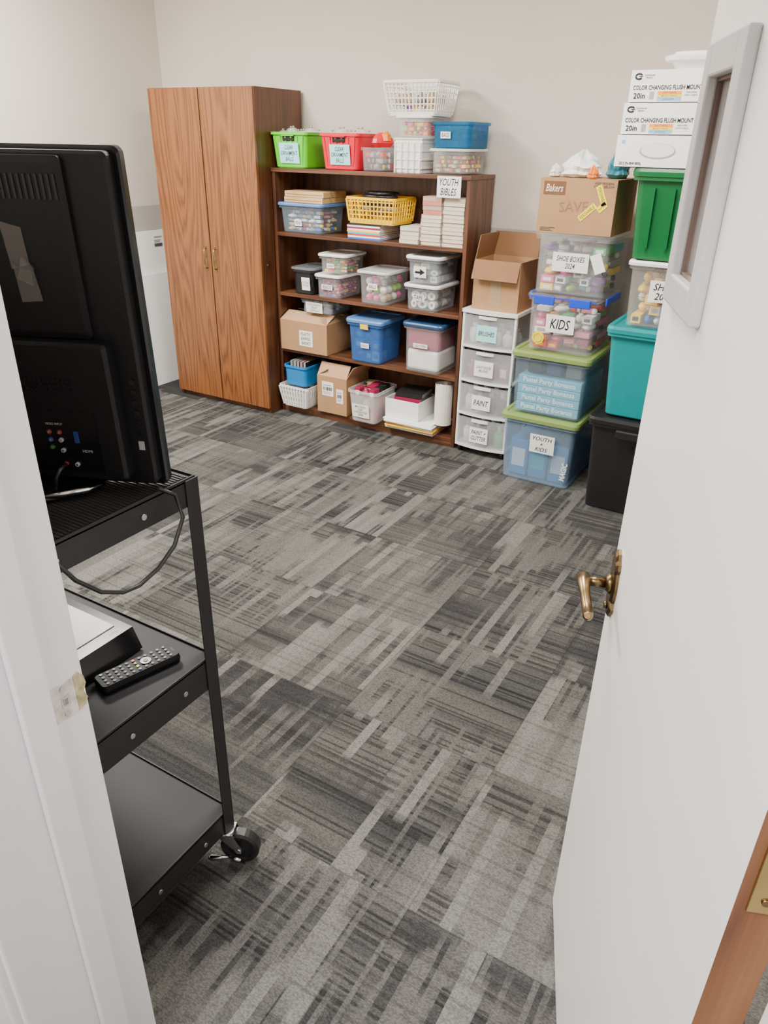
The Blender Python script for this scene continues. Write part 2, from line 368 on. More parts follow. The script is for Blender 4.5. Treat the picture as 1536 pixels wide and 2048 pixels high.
def carton(name,label,x0,x1,y0,y1,z0,h,m=M_card,inner=M_cardl,flaps=(),rz=0,closed=False,cat='cardboard box'):
    w,d=x1-x0,y1-y0;root=thing(name,label,cat,((x0+x1)/2,(y0+y1)/2,z0),rz);mb=MB();t=.004
    if closed:
        mb.box(-w/2,w/2,-d/2,d/2,0,h-.004,m);mb.box(-w/2,w/2,-d/2,-.001,h-.004,h,m);mb.box(-w/2,w/2,.001,d/2,h-.004,h,m)
    else:
        mb.box(-w/2,w/2,-d/2,d/2,0,t,m)
        mb.box(-w/2,w/2,-d/2,-d/2+t,t,h,m);mb.box(-w/2,w/2,d/2-t,d/2,t,h,m)
        mb.box(-w/2,-w/2+t,-d/2+t,d/2-t,t,h,m);mb.box(w/2-t,w/2,-d/2+t,d/2-t,t,h,m)
    part(root,mb,'box_body')
    for side,ln,ang in flaps:
        mb=MB()
        if side in 'FB':
            s=-1 if side=='F' else 1;a=Vector((0,s*d/2,h));o=Vector((0,s*math.cos(ang),math.sin(ang)))*ln;e=Vector((w/2-.002,0,0));nn=Vector((0,-s*math.sin(ang),math.cos(ang)))*t
        else:
            s=-1 if side=='L' else 1;a=Vector((s*w/2,0,h));o=Vector((s*math.cos(ang),0,math.sin(ang)))*ln;e=Vector((0,d/2-.002,0));nn=Vector((-s*math.sin(ang),0,math.cos(ang)))*t
        mb.hexa([a-e,a+e,a+e+o,a-e+o,a-e+nn,a+e+nn,a+e+o+nn,a-e+o+nn],inner)
        part(root,mb,'box_flap')
    root['dims']=(w,d,h,0.);return root
def book(name,label,cat,x,y,z,w,d,t,cover,group=None,rz=0,pages=M_pages,spine='L'):
    mb=MB()
    mb.box(-w/2,w/2,-d/2,d/2,0,.0012,cover);mb.box(-w/2,w/2,-d/2,d/2,t-.0012,t,cover)
    mb.box(-w/2+.002,w/2-.002,-d/2+.002,d/2-.002,.0012,t-.0012,pages)
    if spine=='F': mb.box(-w/2,w/2,-d/2-.0006,-d/2+.002,0,t,cover)
    else: mb.box(-w/2-.0006,-w/2+.002,-d/2,d/2,0,t,cover)
    return obj(name,mb.mesh(name),(x,y,z),rz,None,label,cat,group)

# ================================================================== ROOM
XL,XR,YB,YF,ZC=-4.08,.78,4.0,.49,2.7
def struct(name,mb,label=None):
    return obj(name,mb.mesh(name),kind='structure',label=label)
mb=MB();mb.box(XL-.1,XR+.1,-1.6,YB+.1,-.05,0,M_carpet);struct('floor',mb)
mb=MB();mb.box(XL-.1,XR+.1,-1.6,YB+.1,ZC,ZC+.05,W_ceil);struct('ceiling',mb)
mb=MB();mb.box(XL-.1,XR+.1,YB,YB+.1,1.185,ZC,W_wall);mb.box(XL-.1,XR+.1,YB-.002,YB+.1,0,1.185,W_low);struct('wall_back',mb)
mb=MB();mb.box(XL-.1,XL,YF-.2,YB,1.185,ZC,W_wall);mb.box(XL-.1,XL+.002,YF-.2,YB-.002,0,1.185,W_low);struct('wall_left',mb)
mb=MB();mb.box(XR,XR+.1,YF-.2,YB,0,ZC,W_wall);struct('wall_right',mb)
JX,HX=-.775,.10
mb=MB();mb.box(XL,JX-.02,YF-.2,YF,0,ZC,W_wall);mb.box(HX+.02,XR,YF-.2,YF,0,ZC,W_wall);mb.box(JX-.02,HX+.02,YF-.2,YF,2.08,ZC,W_wall);struct('wall_front',mb)
mb=MB();mb.box(JX-.02,JX,YF-.205,YF+.004,0,2.06,W_trim,.004);mb.box(JX,JX+.012,YF-.10,YF-.055,0,2.05,W_trim,.003);struct('trim_1',mb)
mb=MB();mb.box(HX,HX+.02,YF-.205,YF+.004,0,2.06,W_trim,.004);mb.box(HX-.012,HX,YF-.10,YF-.055,0,2.05,W_trim,.003);struct('trim_2',mb)
mb=MB();mb.box(JX,HX,YF-.205,YF+.004,2.05,2.08,W_trim,.004);struct('trim_3',mb)
mb=MB();mb.box(JX-.09,JX-.008,YF-.218,YF-.2,0,2.12,W_trim,.004);struct('trim_4',mb)
mb=MB();mb.box(HX+.008,HX+.09,YF-.218,YF-.2,0,2.12,W_trim,.004);struct('trim_5',mb)
M_bb=mat('baseboard_dark',(.10,.10,.10),.5)
mb=MB();mb.box(XL+.014,XR,YB-.014,YB-.003,0,.1,M_bb);struct('baseboard_back',mb)
mb=MB();mb.box(XL+.003,XL+.014,YF,YB-.014,0,.1,M_bb);struct('baseboard_left',mb)
mb=MB();mb.box(XL,XR,-1.65,-1.6,0,ZC,W_wall);struct('wall_hallway',mb)
st=thing('strike_plate','worn paint smeared brass strike plate on the white door jamb','strike plate',(JX,.462,.90))
M_pb=mat('paint_smeared_brass',(.70,.66,.58),.45,.1,.25,60)
mb=MB();mb.box(0,.0015,-.022,.014,-.030,.030,M_pb,.0005);mb.box(.0012,.0022,-.010,.004,-.009,.009,M_zinc);mb.box(.0012,.0035,-.007,.0,-.006,.006,mat('latch_recess',(.25,.22,.20),.6),.0005);part(st,mb,'plate')
mb=MB();mb.loft([[(x,.014+dy,z) for dy,z in ((0,-.030),(.012,-.026),(.017,-.016),(.012,-.004),(.018,.008),(.016,.022),(.008,.034),(0,.030))] for x in (.0,.0018)],mat('flaking_brass',(.50,.44,.25),.45,.5,.35,90));part(st,mb,'strike_lip','brass lip with flaking paint')
for z in (-.022,.022):
    mb=MB();mb.cyl((.001,-.004,z),(.003,-.004,z),.0045,M_zinc,12);part(st,mb,'screw')

# ================================================================== DOOR
DW=.766;dh=2.03
door=thing('door_1',None,None,(.053,.483,.006),math.atan2(.935,-.355),kind='structure')
mb=MB();wx0,wx1,wz0,wz1=.542,.675,1.436,1.672
for a in ((.002,wx0,0,dh),(wx1,DW,0,dh),(wx0,wx1,0,wz0),(wx0,wx1,wz1,dh)):
    mb.box(a[0],a[1],-.04,0,a[2],a[3],W_door)
part(door,mb,'door_leaf')
mb=MB();mb.box(0,.002,-.04,0,0,dh,M_raw);part(door,mb,'door_edge','bare brown wood edge')
mb=MB();fo=(.506,.706,1.399,1.708)
for a in ((fo[0],wx0+.002,fo[2],fo[3]),(wx1-.002,fo[1],fo[2],fo[3]),(wx0+.002,wx1-.002,fo[2],wz0+.002),(wx0+.002,wx1-.002,wz1-.002,fo[3])):
    mb.box(a[0],a[1],0,.014,a[2],a[3],W_frame,.003)
part(door,mb,'window_frame','grey painted window frame')
mb=MB()
for a in ((wx0,wx0+.006,wz0,wz1),(wx1-.006,wx1,wz0,wz1),(wx0+.006,wx1-.006,wz0,wz0+.006),(wx0+.006,wx1-.006,wz1-.006,wz1)):
    mb.box(a[0],a[1],-.04,.001,a[2],a[3],M_rawd)
part(door,mb,'window_reveal','brown wood reveal')
mb=MB();mb.box(wx0+.006,wx1-.006,-.010,-.006,wz0+.006,wz1-.006,K_glass);part(door,mb,'glass_pane')
hx,hz=.722,.905
prof=[(0,.068),(.010,.064),(.014,.054),(.022,.050),(.026,.040),(.020,.030),(.024,.018),(.026,0),(.024,-.018),(.019,-.030),(.025,-.040),(.021,-.050),(.013,-.054),(.009,-.064),(0,-.068)]
prof=prof+[(-a,b) for a,b in reversed(prof[1:-1])]
mb=MB();mb.loft([[(hx+a*1.0,0.0,hz+b) for a,b in prof],[(hx+a,.005,hz+b) for a,b in prof],[(hx+a*.8,.009,hz+b*.9) for a,b in prof]],M_brass)
mb.cyl((hx,.009,hz),(hx,.018,hz),.020,M_brass,20,.013);mb.cyl((hx,.009,hz-.045),(hx,.014,hz-.045),.007,M_brass,14)
handle=part(door,mb,'door_handle','aged brass lever handle')
mb=MB();mb.cyl((hx,.018,hz),(hx,.05,hz),.009,M_brass,16)
mb.tube([(hx+.012,.052,hz+.004),(hx,.056,hz+.006),(hx-.02,.058,hz+.008),(hx-.045,.056,hz+.002),(hx-.065,.053,hz-.009),(hx-.085,.052,hz-.012),(hx-.102,.054,hz-.006),(hx-.110,.056,hz-.001)],[.008,.013,.011,.009,.009,.0095,.0085,.005],M_brass,12)
part(handle,mb,'lever')
for z in (.25,1.085,1.80):
    mb=MB();mb.box(-.0025,.0005,-.032,-.008,z-.040,z+.040,M_brass2,.0006);mb.cyl((-.004,-.041,z-.040),(-.004,-.041,z+.040),.005,M_brass2,10)
    for dz in (-.026,0,.026): mb.cyl((-.002,-.020,z+dz),(-.004,-.020,z+dz),.0035,M_brass,10)
    part(door,mb,'hinge')
mb=MB();mb.box(DW,DW+.002,-.032,-.008,hz-.03,hz+.03,M_brass2);part(door,mb,'latch_plate')

# ================================================================== CABINET
cab=thing('wardrobe_cabinet','tall two door oak veneer cabinet beside the bookcase','cabinet',(-3.345,3.76,0))
w,d,h=.79,.44,1.85
mb=MB();mb.box(-w/2,-w/2+.018,-d/2+.02,d/2,0,h,M_oaks);mb.box(w/2-.018,w/2,-d/2+.02,d/2,0,h,M_oaks)
mb.box(-w/2+.018,w/2-.018,-d/2+.02,d/2,h-.02,h,M_oaks);mb.box(-w/2+.018,w/2-.018,-d/2+.02,d/2,.06,.08,M_oaks);mb.box(-w/2+.018,w/2-.018,d/2-.008,d/2,0,h-.02,M_oaks);mb.box(-w/2+.018,w/2-.018,-d/2+.03,-d/2+.045,0,.06,M_oakh)
part(cab,mb,'cabinet_body')
for s in (-1,1):
    mb=MB();x0,x1=(-w/2,-.004) if s<0 else (.004,w/2)
    mb.box(x0,x1,-d/2,-d/2+.0195,.035,h-.002,M_oak,.0015)
    dr=part(cab,mb,'cabinet_door')
    hxx=s*.038
    mb=MB();z=.93
    mb.tube([(hxx,-d/2,z-.060),(hxx,-d/2-.014,z-.057),(hxx,-d/2-.020,z-.045),(hxx,-d/2-.020,z+.045),(hxx,-d/2-.014,z+.057),(hxx,-d/2,z+.060)],.0042,M_brass2,10)
    mb.box(hxx-.009,hxx+.009,-d/2-.002,-d/2,z-.072,z+.072,M_brass,.0008)
    part(dr,mb,'handle','brass pull handle')
mb=MB();mb.cyl((w/2,-d/2+.06,.92),(w/2+.006,-d/2+.06,.92),.009,M_brass2,14);part(cab,mb,'cam_lock')
# ================================================================== BOOKCASE
BX0,BX1,BY0,BY1=-2.94,-1.685,3.665,3.965
bc=thing('bookcase','dark stained wooden bookcase with five levels against the wall','bookcase',((BX0+BX1)/2,(BY0+BY1)/2,0))
w=BX1-BX0;d=.30
mb=MB();mb.box(-w/2,-w/2+.02,-d/2,d/2,0,1.43,M_oakv,.001);part(bc,mb,'side_panel')
mb=MB();mb.box(w/2-.02,w/2,-d/2,d/2,0,1.43,M_oakv,.001);part(bc,mb,'side_panel')
mb=MB();mb.box(-w/2-.004,w/2+.004,-d/2-.006,d/2,1.43,1.45,M_oakh,.001);part(bc,mb,'top_panel')
mb=MB();mb.box(-w/2+.02,w/2-.02,d/2-.006,d/2,.0,1.43,M_oakv);part(bc,mb,'back_panel')
for z in (1.105,.76,.415,.055):
    mb=MB();mb.box(-w/2+.0205,w/2-.0205,-d/2+.001,d/2-.0065,z-.02,z,M_oakh,.001);part(bc,mb,'shelf')
mb=MB();mb.box(-w/2+.0205,w/2-.0205,-d/2+.003,-d/2+.018,0,.034,M_oakh);part(bc,mb,'kick_board')
plabel(bc,'YOUTH\nBIBLES',.135,.10,-1.80-(BX0+BX1)/2,-d/2-.008,1.395,name='paper_sign',label='white paper sign taped to the top shelf edge')

ZT=1.451
g=tote('storage_bin','lime green plastic bin of clear ornament balls on the bookcase','storage bin',-2.945,-2.685,3.66,3.92,ZT,ZT+.182,M_green,None,.022,fl=.006,ribs=6)
frontlabel(g,'CLEAR\nORNAMENT\nBALLS',.135,.105,.02,.42,M_teal_p,.85)
r_=tote('storage_bin','red plastic bin of clear ornament balls on the bookcase','storage bin',-2.61,-2.345,3.66,3.92,ZT,ZT+.180,M_red,None,.022,fl=.006,ribs=6)
frontlabel(r_,'CLEAR\nORNAMENT\nBALLS',.13,.10,.05,.42,M_teal_p,.85)
K_ball=clear('clear_ornament',(.8,.8,.8),.30,.04)
def ornaments(root):
    W,D,H,tp=root['dims'];q=.072
    mb=MB();mb.box(-.04,.04,-D/2+.004,-D/2+.012,H-.045,H-.022,M_dark,.004);mb.box(-.045,.045,-D/2-.004,-D/2+.004,H-.022,H-.014,root.children[0].data.materials[0],.002);part(root,mb,'handle')
    for i in range(3):
        for j in range(3):
            mb=MB();mb.sph((0,0,0),.035,K_ball,16);mb.cyl((0,0,.034),(0,0,.042),.006,M_zinc,10)
            obj('ornament_ball',mb.mesh('ornament_ball'),root.location+Vector(((i-1)*q,(j-1)*q,H-.025+.014*((i+j)%2))),0,None,'clear round ornament ball with a metal cap','ornament','clear ornament balls in the plastic bins')
for q in (g,r_): ornaments(q)
c=tote('plastic_container','small clear open container with dark supplies on the bookcase','container',-2.335,-2.18,3.65,3.85,ZT,ZT+.115,K_clear,None,.010,fl=.004)
clutter(c,['craft_bag','toy_block','marker_pen'],['black','grey','red','grey'],4,3,3,'the small clear container')
mb=MB();mb.loft([[(math.cos(t)*s*.06*(1+.2*math.sin(3*t)),math.sin(t)*s*.06*(1+.2*math.cos(4*t)),z) for t in [2*PI*i/18 for i in range(18)]] for z,s in ((0,.7),(.02,1),(.04,.9),(.06,.55),(.07,.2))],PAL['red'],smooth=False)
mb.loft([[(.03+math.cos(t)*s*.03,math.sin(t)*s*.035,z) for t in [2*PI*i/9 for i in range(9)]] for z,s in ((.03,1),(.06,.8),(.075,.3))],PAL['orange'])
obj('gift_bag',mb.mesh('gift_bag'),(-2.26,3.75,ZT+.117),0,None,'crumpled red and orange plastic bag on the clear container','bag')
wc=thing('storage_crate','white ridged plastic crate on top of the bookcase','crate',(-2.06,3.765,ZT))
mb=MB();mb.loft([rr(.15,.14,.006,0),rr(.16,.15,.006,.155)],M_wht)
for k in range(5): mb.box(-.08+k*.037,-.074+k*.037,-.082,-.072,.0,.14,M_wht)
for z in (.02,.06,.10,.14): mb.box(-.0815,.0815,-.0765,.0765,z,z+.006,M_wht)
part(wc,mb,'crate_body')
mb=MB();mb.box(-.084,.084,-.08,.078,.1555,.163,M_cream,.002);part(wc,mb,'lid')
c=tote('plastic_container','clear container of colourful foam shapes on a white crate','container',-2.155,-1.935,3.69,3.87,ZT+.1645,ZT+.262,K_clear,M_cream,.012,lth=.010)
clutter(c,['toy_block','toy_ball'],['orange','yellow','red','lime','pink'],5,3,3,'the clear container under the basket')
wb=basket('laundry_basket','white lattice plastic basket of pens stacked on containers','basket',-2.215,-1.895,3.68,3.92,ZT+.2625,.158,M_cream,.024,13,6,.0055)
clutter(wb,['marker_pen','craft_bag'],['grey','white','tan','purple'],4,3,2,'the white lattice basket',hmax=.11,z0=.006,margin=.02)
c=tote('plastic_container','clear container of wooden blocks with clear lid on the bookcase','container',-1.935,-1.70,3.66,3.92,ZT,ZT+.118,K_clear,K_frl,.012,lth=.012)
clutter(c,['toy_block','marker_pen'],['tan','tan','yellow','red','tan','lime'],7,3,4,'the container of wooden blocks')
c=tote('plastic_container','translucent dark blue container stacked on the block container','container',-1.925,-1.70,3.67,3.92,ZT+.1185,ZT+.238,K_tblue,None,.010,fl=.006)
clutter(c,['craft_bag','toy_block'],['blue','aqua','grey','aqua'],5,3,3,'the dark blue container')
frontlabel(c,'BAGS',.055,.03,-.25,.5)
# ---- shelf 1
Z1=1.1055
c=tote('plastic_container','clear box with light blue lid on the top shelf','container',-2.915,-2.585,3.655,3.93,Z1,Z1+.165,K_ltb,M_sky,.018,lth=.016)
clutter(c,['marker_pen','craft_bag','marker_pen'],['white','rose','blue','grey','tan','maroon','white'],4,3,5,'the blue lidded clear box')
frontlabel(c,'PENS',.05,.035,-.1,.4)
for k in range(2):
    mb=MB();mb.box(-.135,.135,-.12,.12,0,.030,M_wood,.002);mb.box(-.125,.125,-.1208,-.119,.012,.015,M_cards)
    obj('wooden_board',mb.mesh('wooden_board'),(-2.735+.004*k,3.80,Z1+.166+k*.031),.02*k,None,'light pine wooden board stacked on the clear box','board',group='pine boards on the clear box')
cols=['blue','white','red','aqua','yellow','white','maroon','white','black']
for k in range(9):
    book('magazine','thin %s covered picture book in a flat stack'%cols[k],'book',-2.315+random.uniform(-.005,.005),3.775,Z1+k*.0091,.21,.22,.0088,PAL[cols[k]],'picture books on the top shelf',random.uniform(-.03,.03),spine='F',pages=M_paper)
yb=basket('storage_basket','bright yellow lattice basket on stacked books','basket',-2.43,-2.115,3.66,3.90,Z1+.083,.135,M_yel,.012,12,6,.006)
for k in range(6):
    rnd=random.Random(k);mb=MB();ph=rnd.uniform(0,6);pts=[((.085+.02*math.sin(3*t+ph))*math.cos(t+ph)*1.1,(.06+.015*math.cos(5*t))*math.sin(t+ph),0) for t in [i*.35 for i in range(17)]]
    mb.tube(pts,.0075,PAL['black'] if k%3 else PAL['grey'],7)
    obj('cable',mb.mesh('cable'),(-2.27,3.785,Z1+.155+.0160*k),0,None,'coiled dark cable piled in the yellow basket','cable','dark cables in the yellow basket')
def stack(x0,x1,z,n,t,cols,nm,grp,lab,y0=3.68,dd=.18,spine='L'):
    for k in range(n):
        cl=cols[k%len(cols)]
        book(nm,lab,'book',(x0+x1)/2+random.uniform(-.002,.002),y0+dd/2+random.uniform(-.003,.003),z+k*(t+.0004),x1-x0-.006,dd,t,cl,grp,0,spine=spine)
M_cov=mat('tan_cover',(.50,.37,.27),.6);M_pink=mat('salmon_cover',(.60,.20,.15),.6);M_wp=mat('white_cover',(.72,.69,.63),.6)
stack(-2.095,-1.975,Z1,4,.021,[M_wp],'paperback_book','paperbacks on the top shelf','white covered paperback lying flat in a stack')
stack(-1.968,-1.845,Z1,8,.0185,[M_cov,M_wp],'paperback_book','paperbacks on the top shelf','tan paperback lying flat in a tall stack')
stack(-1.960,-1.845,Z1+.152,4,.0215,[M_pink,M_cov],'small_book','small books on the paperback stack','small salmon covered book on the paperback stack',spine='F')
stack(-1.838,-1.712,Z1,12,.0195,[M_wp,M_cov],'paperback_book','paperbacks on the top shelf','beige paperback lying flat in a tall stack')
# ---- shelf 2
Z2=.7605
SB='plastic_container'
c=tote(SB,'black plastic box with clear top holding labels on shelf','container',-2.84,-2.665,3.66,3.92,Z2,Z2+.155,M_bin,K_grey,.012,lth=.012)
frontlabel(c,'CUTTERS\nDOUGH',.06,.075,.35,.45)
c=tote(SB,'clear shoebox of purple beads with white lid','container',-2.65,-2.455,3.635,3.92,Z2,Z2+.135,K_clear,M_wht,.012,lth=.014)
clutter(c,['toy_ball','toy_block'],['purple','tan','pink','maroon'],8,4,5,'the shoebox of beads')
frontlabel(c,'BEADS',.075,.03,0,.55)
c=tote(SB,'clear shoebox of craft supplies with white lid stacked on top','container',-2.635,-2.43,3.65,3.91,Z2+.1355,Z2+.25,K_clear,M_wht,.012,lth=.014,rz=.05)
clutter(c,['marker_pen','toy_block'],['green','pink','orange','white','yellow'],4,3,4,'the upper shoebox')
frontlabel(c,'CHALK',.05,.025,-.1,.5)
c=tote(SB,'deep clear box of balls with frosted white lid','container',-2.35,-2.13,3.63,3.92,Z2,Z2+.185,K_clear,K_frl,.015,lth=.014)
clutter(c,['toy_ball'],['white','tan','lime','pink','grey','white'],3,4,3,'the deep clear box')
frontlabel(c,'BALLS',.06,.035,.05,.6)
c=tote(SB,'clear box of white rolls with white lid','container',-2.045,-1.82,3.635,3.92,Z2,Z2+.142,K_clear,M_wht,.014,lth=.016)
clutter(c,['craft_roll'],['white','grey','white'],3,4,2,'the box of rolls')
frontlabel(c,'TAPE',.07,.035,-.1,.6)
c=tote(SB,'clear box with white lid and printed label stacked on top','container',-2.04,-1.815,3.64,3.92,Z2+.1425,Z2+.29,K_grey,M_wht,.014,lth=.016)
clutter(c,['craft_roll','game_card_box'],['grey','white','black'],3,3,3,'the upper white lidded box')
lb=frontlabel(c,'',.075,.06,-.15,.5,label='white printed label with black arrow')
mb=MB();mb.loft([[(-.03,-.008,z),(0,-.008,z),(0,-.018,z),(.03,0,z),(0,.018,z),(0,.004,z),(-.03,.004,z)] for z in (.001,.0015)],M_ink);part(lb,mb,'printed_arrow')
# ---- shelf 3
Z3=.4155
cb=carton('cardboard_box','brown cardboard carton with slightly open flaps on a shelf',-2.915,-2.565,3.65,3.93,Z3,.185,M_card,M_cardl,[('F',.10,2.7),('R',.06,2.5),('B',.10,2.8)])
plabel(cb,'PLASTIC\nBARREL\nBANKS',.10,.095,.02,-.1415,.085)
c=tote(SB,'flat grey clear box with handwritten label on a carton','container',-2.79,-2.545,3.68,3.93,Z3+.236,Z3+.318,K_grey,K_grey,.008,lth=.010,bl=None)
clutter(c,['marker_pen'],['grey','black','white'],3,3,2,'the flat grey box')
frontlabel(c,"CHILDREN'S\nCRAFT\nSUPPLIES",.12,.062,-.1,.5)
c=tote(SB,'translucent blue tub with blue lid and yellow tag','container',-2.425,-2.165,3.63,3.92,Z3,Z3+.255,K_blue,M_sky,.02,lth=.022)
clutter(c,['craft_bag','game_card_box'],['purple','blue','purple','maroon','white'],3,2,3,'the blue tub')
frontlabel(c,'LIGHTS',.055,.03,.05,.45)
frontlabel(c,'',.055,.03,.05,.93,PAL['yellow'],name='yellow_tag')
c=tote(SB,'clear tub with dark blue lid of maroon and white felt','container',-2.045,-1.785,3.635,3.92,Z3,Z3+.280,K_clear,M_navy,.014,lth=.020)
for nm,cc,za,zb in (('white',M_wht,.012,.128),('maroon',PAL['maroon'],.129,.250)):
    mb=MB();mb.box(-.100,.100,-.115,.115,0,zb-za,cc,.016);obj('folded_felt',mb.mesh('folded_felt'),(c.location.x,c.location.y,Z3+za),0,None,'folded %s felt inside the clear tub'%nm,'fabric')
frontlabel(c,'LIGHT PAPER',.09,.025,-.05,.60)
# ---- bottom shelf
Z4=.0555
wbk=basket('storage_basket','white lattice basket on the bottom shelf','basket',-2.91,-2.69,3.60,3.88,Z4,.14,M_wht,.02,9,4,.011)
clutter(wbk,['craft_bag'],['grey','white'],2,2,1,'the low white basket',hmax=.11,z0=.006,margin=.02)
c=tote(SB,'blue open bin of dark notebooks resting on the white basket','container',-2.88,-2.70,3.61,3.85,Z4+.1405,Z4+.27,M_blue,None,.010,fl=.004)
for k in range(5):
    book('notebook','dark covered notebook standing in the blue bin','book',-2.835+.0255*k,3.735,Z4+.1505+.07,.14,.16,.02,PAL[['black','grey','black','red','black'][k]],'notebooks in the blue bin',pages=PAL['grey']).rotation_euler=(0,-PI/2,0)
cb=carton('cardboard_box','open cardboard box with shipping labels on the bottom shelf',-2.64,-2.42,3.645,3.90,Z4,.235,M_card,M_cardl,[('F',.09,2.2),('R',.09,1.0),('L',.08,2.6)])
a=plabel(cb,'',.085,.09,-.03,-.1285,.155,name='shipping_label',label='white shipping label with barcode')
b=plabel(cb,'',.05,.09,.06,-.1285,.12,name='shipping_label')
for L,ww in ((a,.07),(b,.038)):
    mb=MB();x=-ww/2
    while x<ww/2-.003:
        t=random.choice((.001,.002,.003));mb.box(x,x+t,-.01,.012,.001,.0014,M_ink);x+=t+random.choice((.001,.002))
    for k in range(3): mb.box(-ww/2,ww/2*random.uniform(.2,1),-.02-.006*k,-.0185-.006*k,.001,.0014,M_ink)
    mb.box(-ww/2,ww/3,.022,.025,.001,.0014,M_ink);part(L,mb,'barcode')
c=tote(SB,'frosted open box with handwritten label on the bottom shelf','container',-2.385,-2.17,3.59,3.85,Z4,Z4+.20,K_frost,None,.02,fl=.006)
clutter(c,['game_card_box','craft_bag'],['maroon','red','tan','black','maroon'],3,3,3,'the frosted open box',hmax=.215)
frontlabel(c,'MISC CRAFTS\nCARD\nCONSTRUCTION\nPAPER',.12,.085,-.1,.38)
fc=[M_paper,PAL['rose'],PAL['yellow'],M_paper,PAL['red'],M_paper,M_paper]
for k in range(7):
    mb=MB();mb.box(-.16,.16,-.135,.135,0,.0085,fc[k],.0005)
    obj('paper_folder',mb.mesh('paper_folder'),(-1.975+random.uniform(-.012,.012),3.755+random.uniform(-.015,.015),Z4+k*.0089),random.uniform(-.06,.06),None,'flat paper folder stacked on the bottom shelf','folder','paper folders on the bottom shelf')
zf=Z4+.064
wx=carton('cardboard_box','white open carton holding dark books on paper folders',-2.145,-1.92,3.65,3.875,zf,.11,M_paper,M_paper)
for k,cc in enumerate(('maroon','black','black','maroon','black')):
    book('hardcover_book','dark hardcover book piled in the white carton','book',-2.035+.006*k,3.762,zf+.012+.029*k,.17,.175,.026,PAL[cc],'dark books in the white carton',.05*k-.08,pages=PAL['grey'],spine='F')
mb=MB();pts=[]
for k in range(60):
    a=k*.32;r=.018+.0006*k;pts.append((r*math.cos(a),r*math.sin(a)))
for (ax,ay),(bx,by) in zip(pts,pts[1:]): mb.hexa([(ax,ay,0),(bx,by,0),(bx*1.03,by*1.03,0),(ax*1.03,ay*1.03,0),(ax,ay,.24),(bx,by,.24),(bx*1.03,by*1.03,.24),(ax*1.03,ay*1.03,.24)],M_cream)
obj('paper_roll',mb.mesh('paper_roll'),(-1.79,3.71,zf+.001),0,None,'rolled white paper standing at the shelf end','paper roll')

# ================================================================== DRAWER TOWER
dt=thing('drawer_tower','white plastic four drawer tower with frosted drawers beside bookcase','drawer unit',(-1.515,3.79,0))
w,d=.305,.30
mb=MB()
def bow(x0,x1,z0,z1,y0,y1,bw,m,mbb):
    n=8;f=[]
    for i in range(n+1):
        t=-1+2*i/n;f.append((x0+(x1-x0)*(t+1)/2,y0-bw*(1-t*t)))
    lo=[(x,y,z0) for x,y in f]+[(x1,y1,z0),(x0,y1,z0)];hi=[(x,y,z1) for x,y,_ in lo]
    mbb.loft([lo,hi],m)
for z in (.055,.245,.435,.625): bow(-w/2,w/2,z-.012,z,-d/2,d/2,.022,M_wht,mb)
bow(-w/2-.004,w/2+.004,.795,.812,-d/2-.004,d/2,.024,M_wht,mb)
for x in (-w/2,w/2-.012):
    mb.box(x,x+.012,-d/2,-d/2+.02,.055,.795,M_wht);mb.box(x,x+.012,d/2-.02,d/2,.055,.795,M_wht)
part(dt,mb,'tower_frame')
for k,(z,txt,lm,ww,hh) in enumerate(((.627,'BRUSHES',M_teal_p,.115,.085),(.437,'LIGHT HOUSE\nBRUSHES',M_paper,.11,.085),(.247,'PAINT',M_paper,.11,.08),(.057,'PAINT +\nGLITTER',M_paper,.11,.09))):
    mb=MB();bow(-w/2+.014,w/2-.014,z,z+.160,-d/2-.002,-d/2+.001,.022,K_draw,mb)
    mb.box(-w/2+.016,-w/2+.019,-d/2+.005,d/2-.03,z,z+.15,K_draw);mb.box(w/2-.019,w/2-.016,-d/2+.005,d/2-.03,z,z+.15,K_draw);mb.box(-w/2+.02,w/2-.02,-d/2+.005,d/2-.03,z,z+.003,K_draw)
    dr=part(dt,mb,'drawer','frosted clear drawer')
    mb=MB();bow(-.05,.05,z+.146,z+.160,-d/2-.024,-d/2-.014,.008,M_wht,mb);part(dr,mb,'drawer_pull')
    plabel(dr,txt,ww,hh,.0,-d/2-.0255,z+.072,lm,label='handwritten drawer label')
    cols=[['white','grey','white'],['red','yellow','black','maroon'],['grey','black','white'],['grey','black','white','green']][k]
    kind=[['craft_bag'],['game_card_box','craft_bag'],['paint_bottle'],['paint_bottle']][k]
    for i in range(4):
        for j in range(3):
            kd=random.choice(kind);cc=random.choice(cols);me=base(kd,cc,'white' if cc!='white' else 'grey')
            hh2=.13 if kd=='paint_bottle' else random.uniform(.06,.11)
            o=obj(kd,me,(-1.515-.096+i*.064,3.685+j*.065,z+.004),0,None,DESC[kd][0].format(cc)+' inside a frosted drawer',DESC[kd][1],'supplies inside the frosted drawers')
            q=.058*(1.6 if kd=='paint_bottle' else 1);o.scale=(q,q,hh2)
for sx in (-1,1):
    for sy in (-1,1):
        mb=MB();mb.cyl((sx*.13,sy*.12,.02),(sx*.13,sy*.12,.043),.008,M_bin,10);mb.cyl((sx*.13-.009,sy*.12,.0205),(sx*.13+.009,sy*.12,.0205),.020,M_bin,16);part(dt,mb,'caster')
oc=carton('cardboard_box','open brown cardboard box with raised flaps on the drawer tower',-1.63,-1.375,3.66,3.90,.8125,.25,M_card,M_cards,[('L',.12,1.75),('B',.12,1.45),('R',.12,.35),('F',.10,-1.2)])
mb=MB();mb.box(-.03,.03,-.1215,-.1203,.02,.25,M_tape);part(oc,mb,'tape_strip')

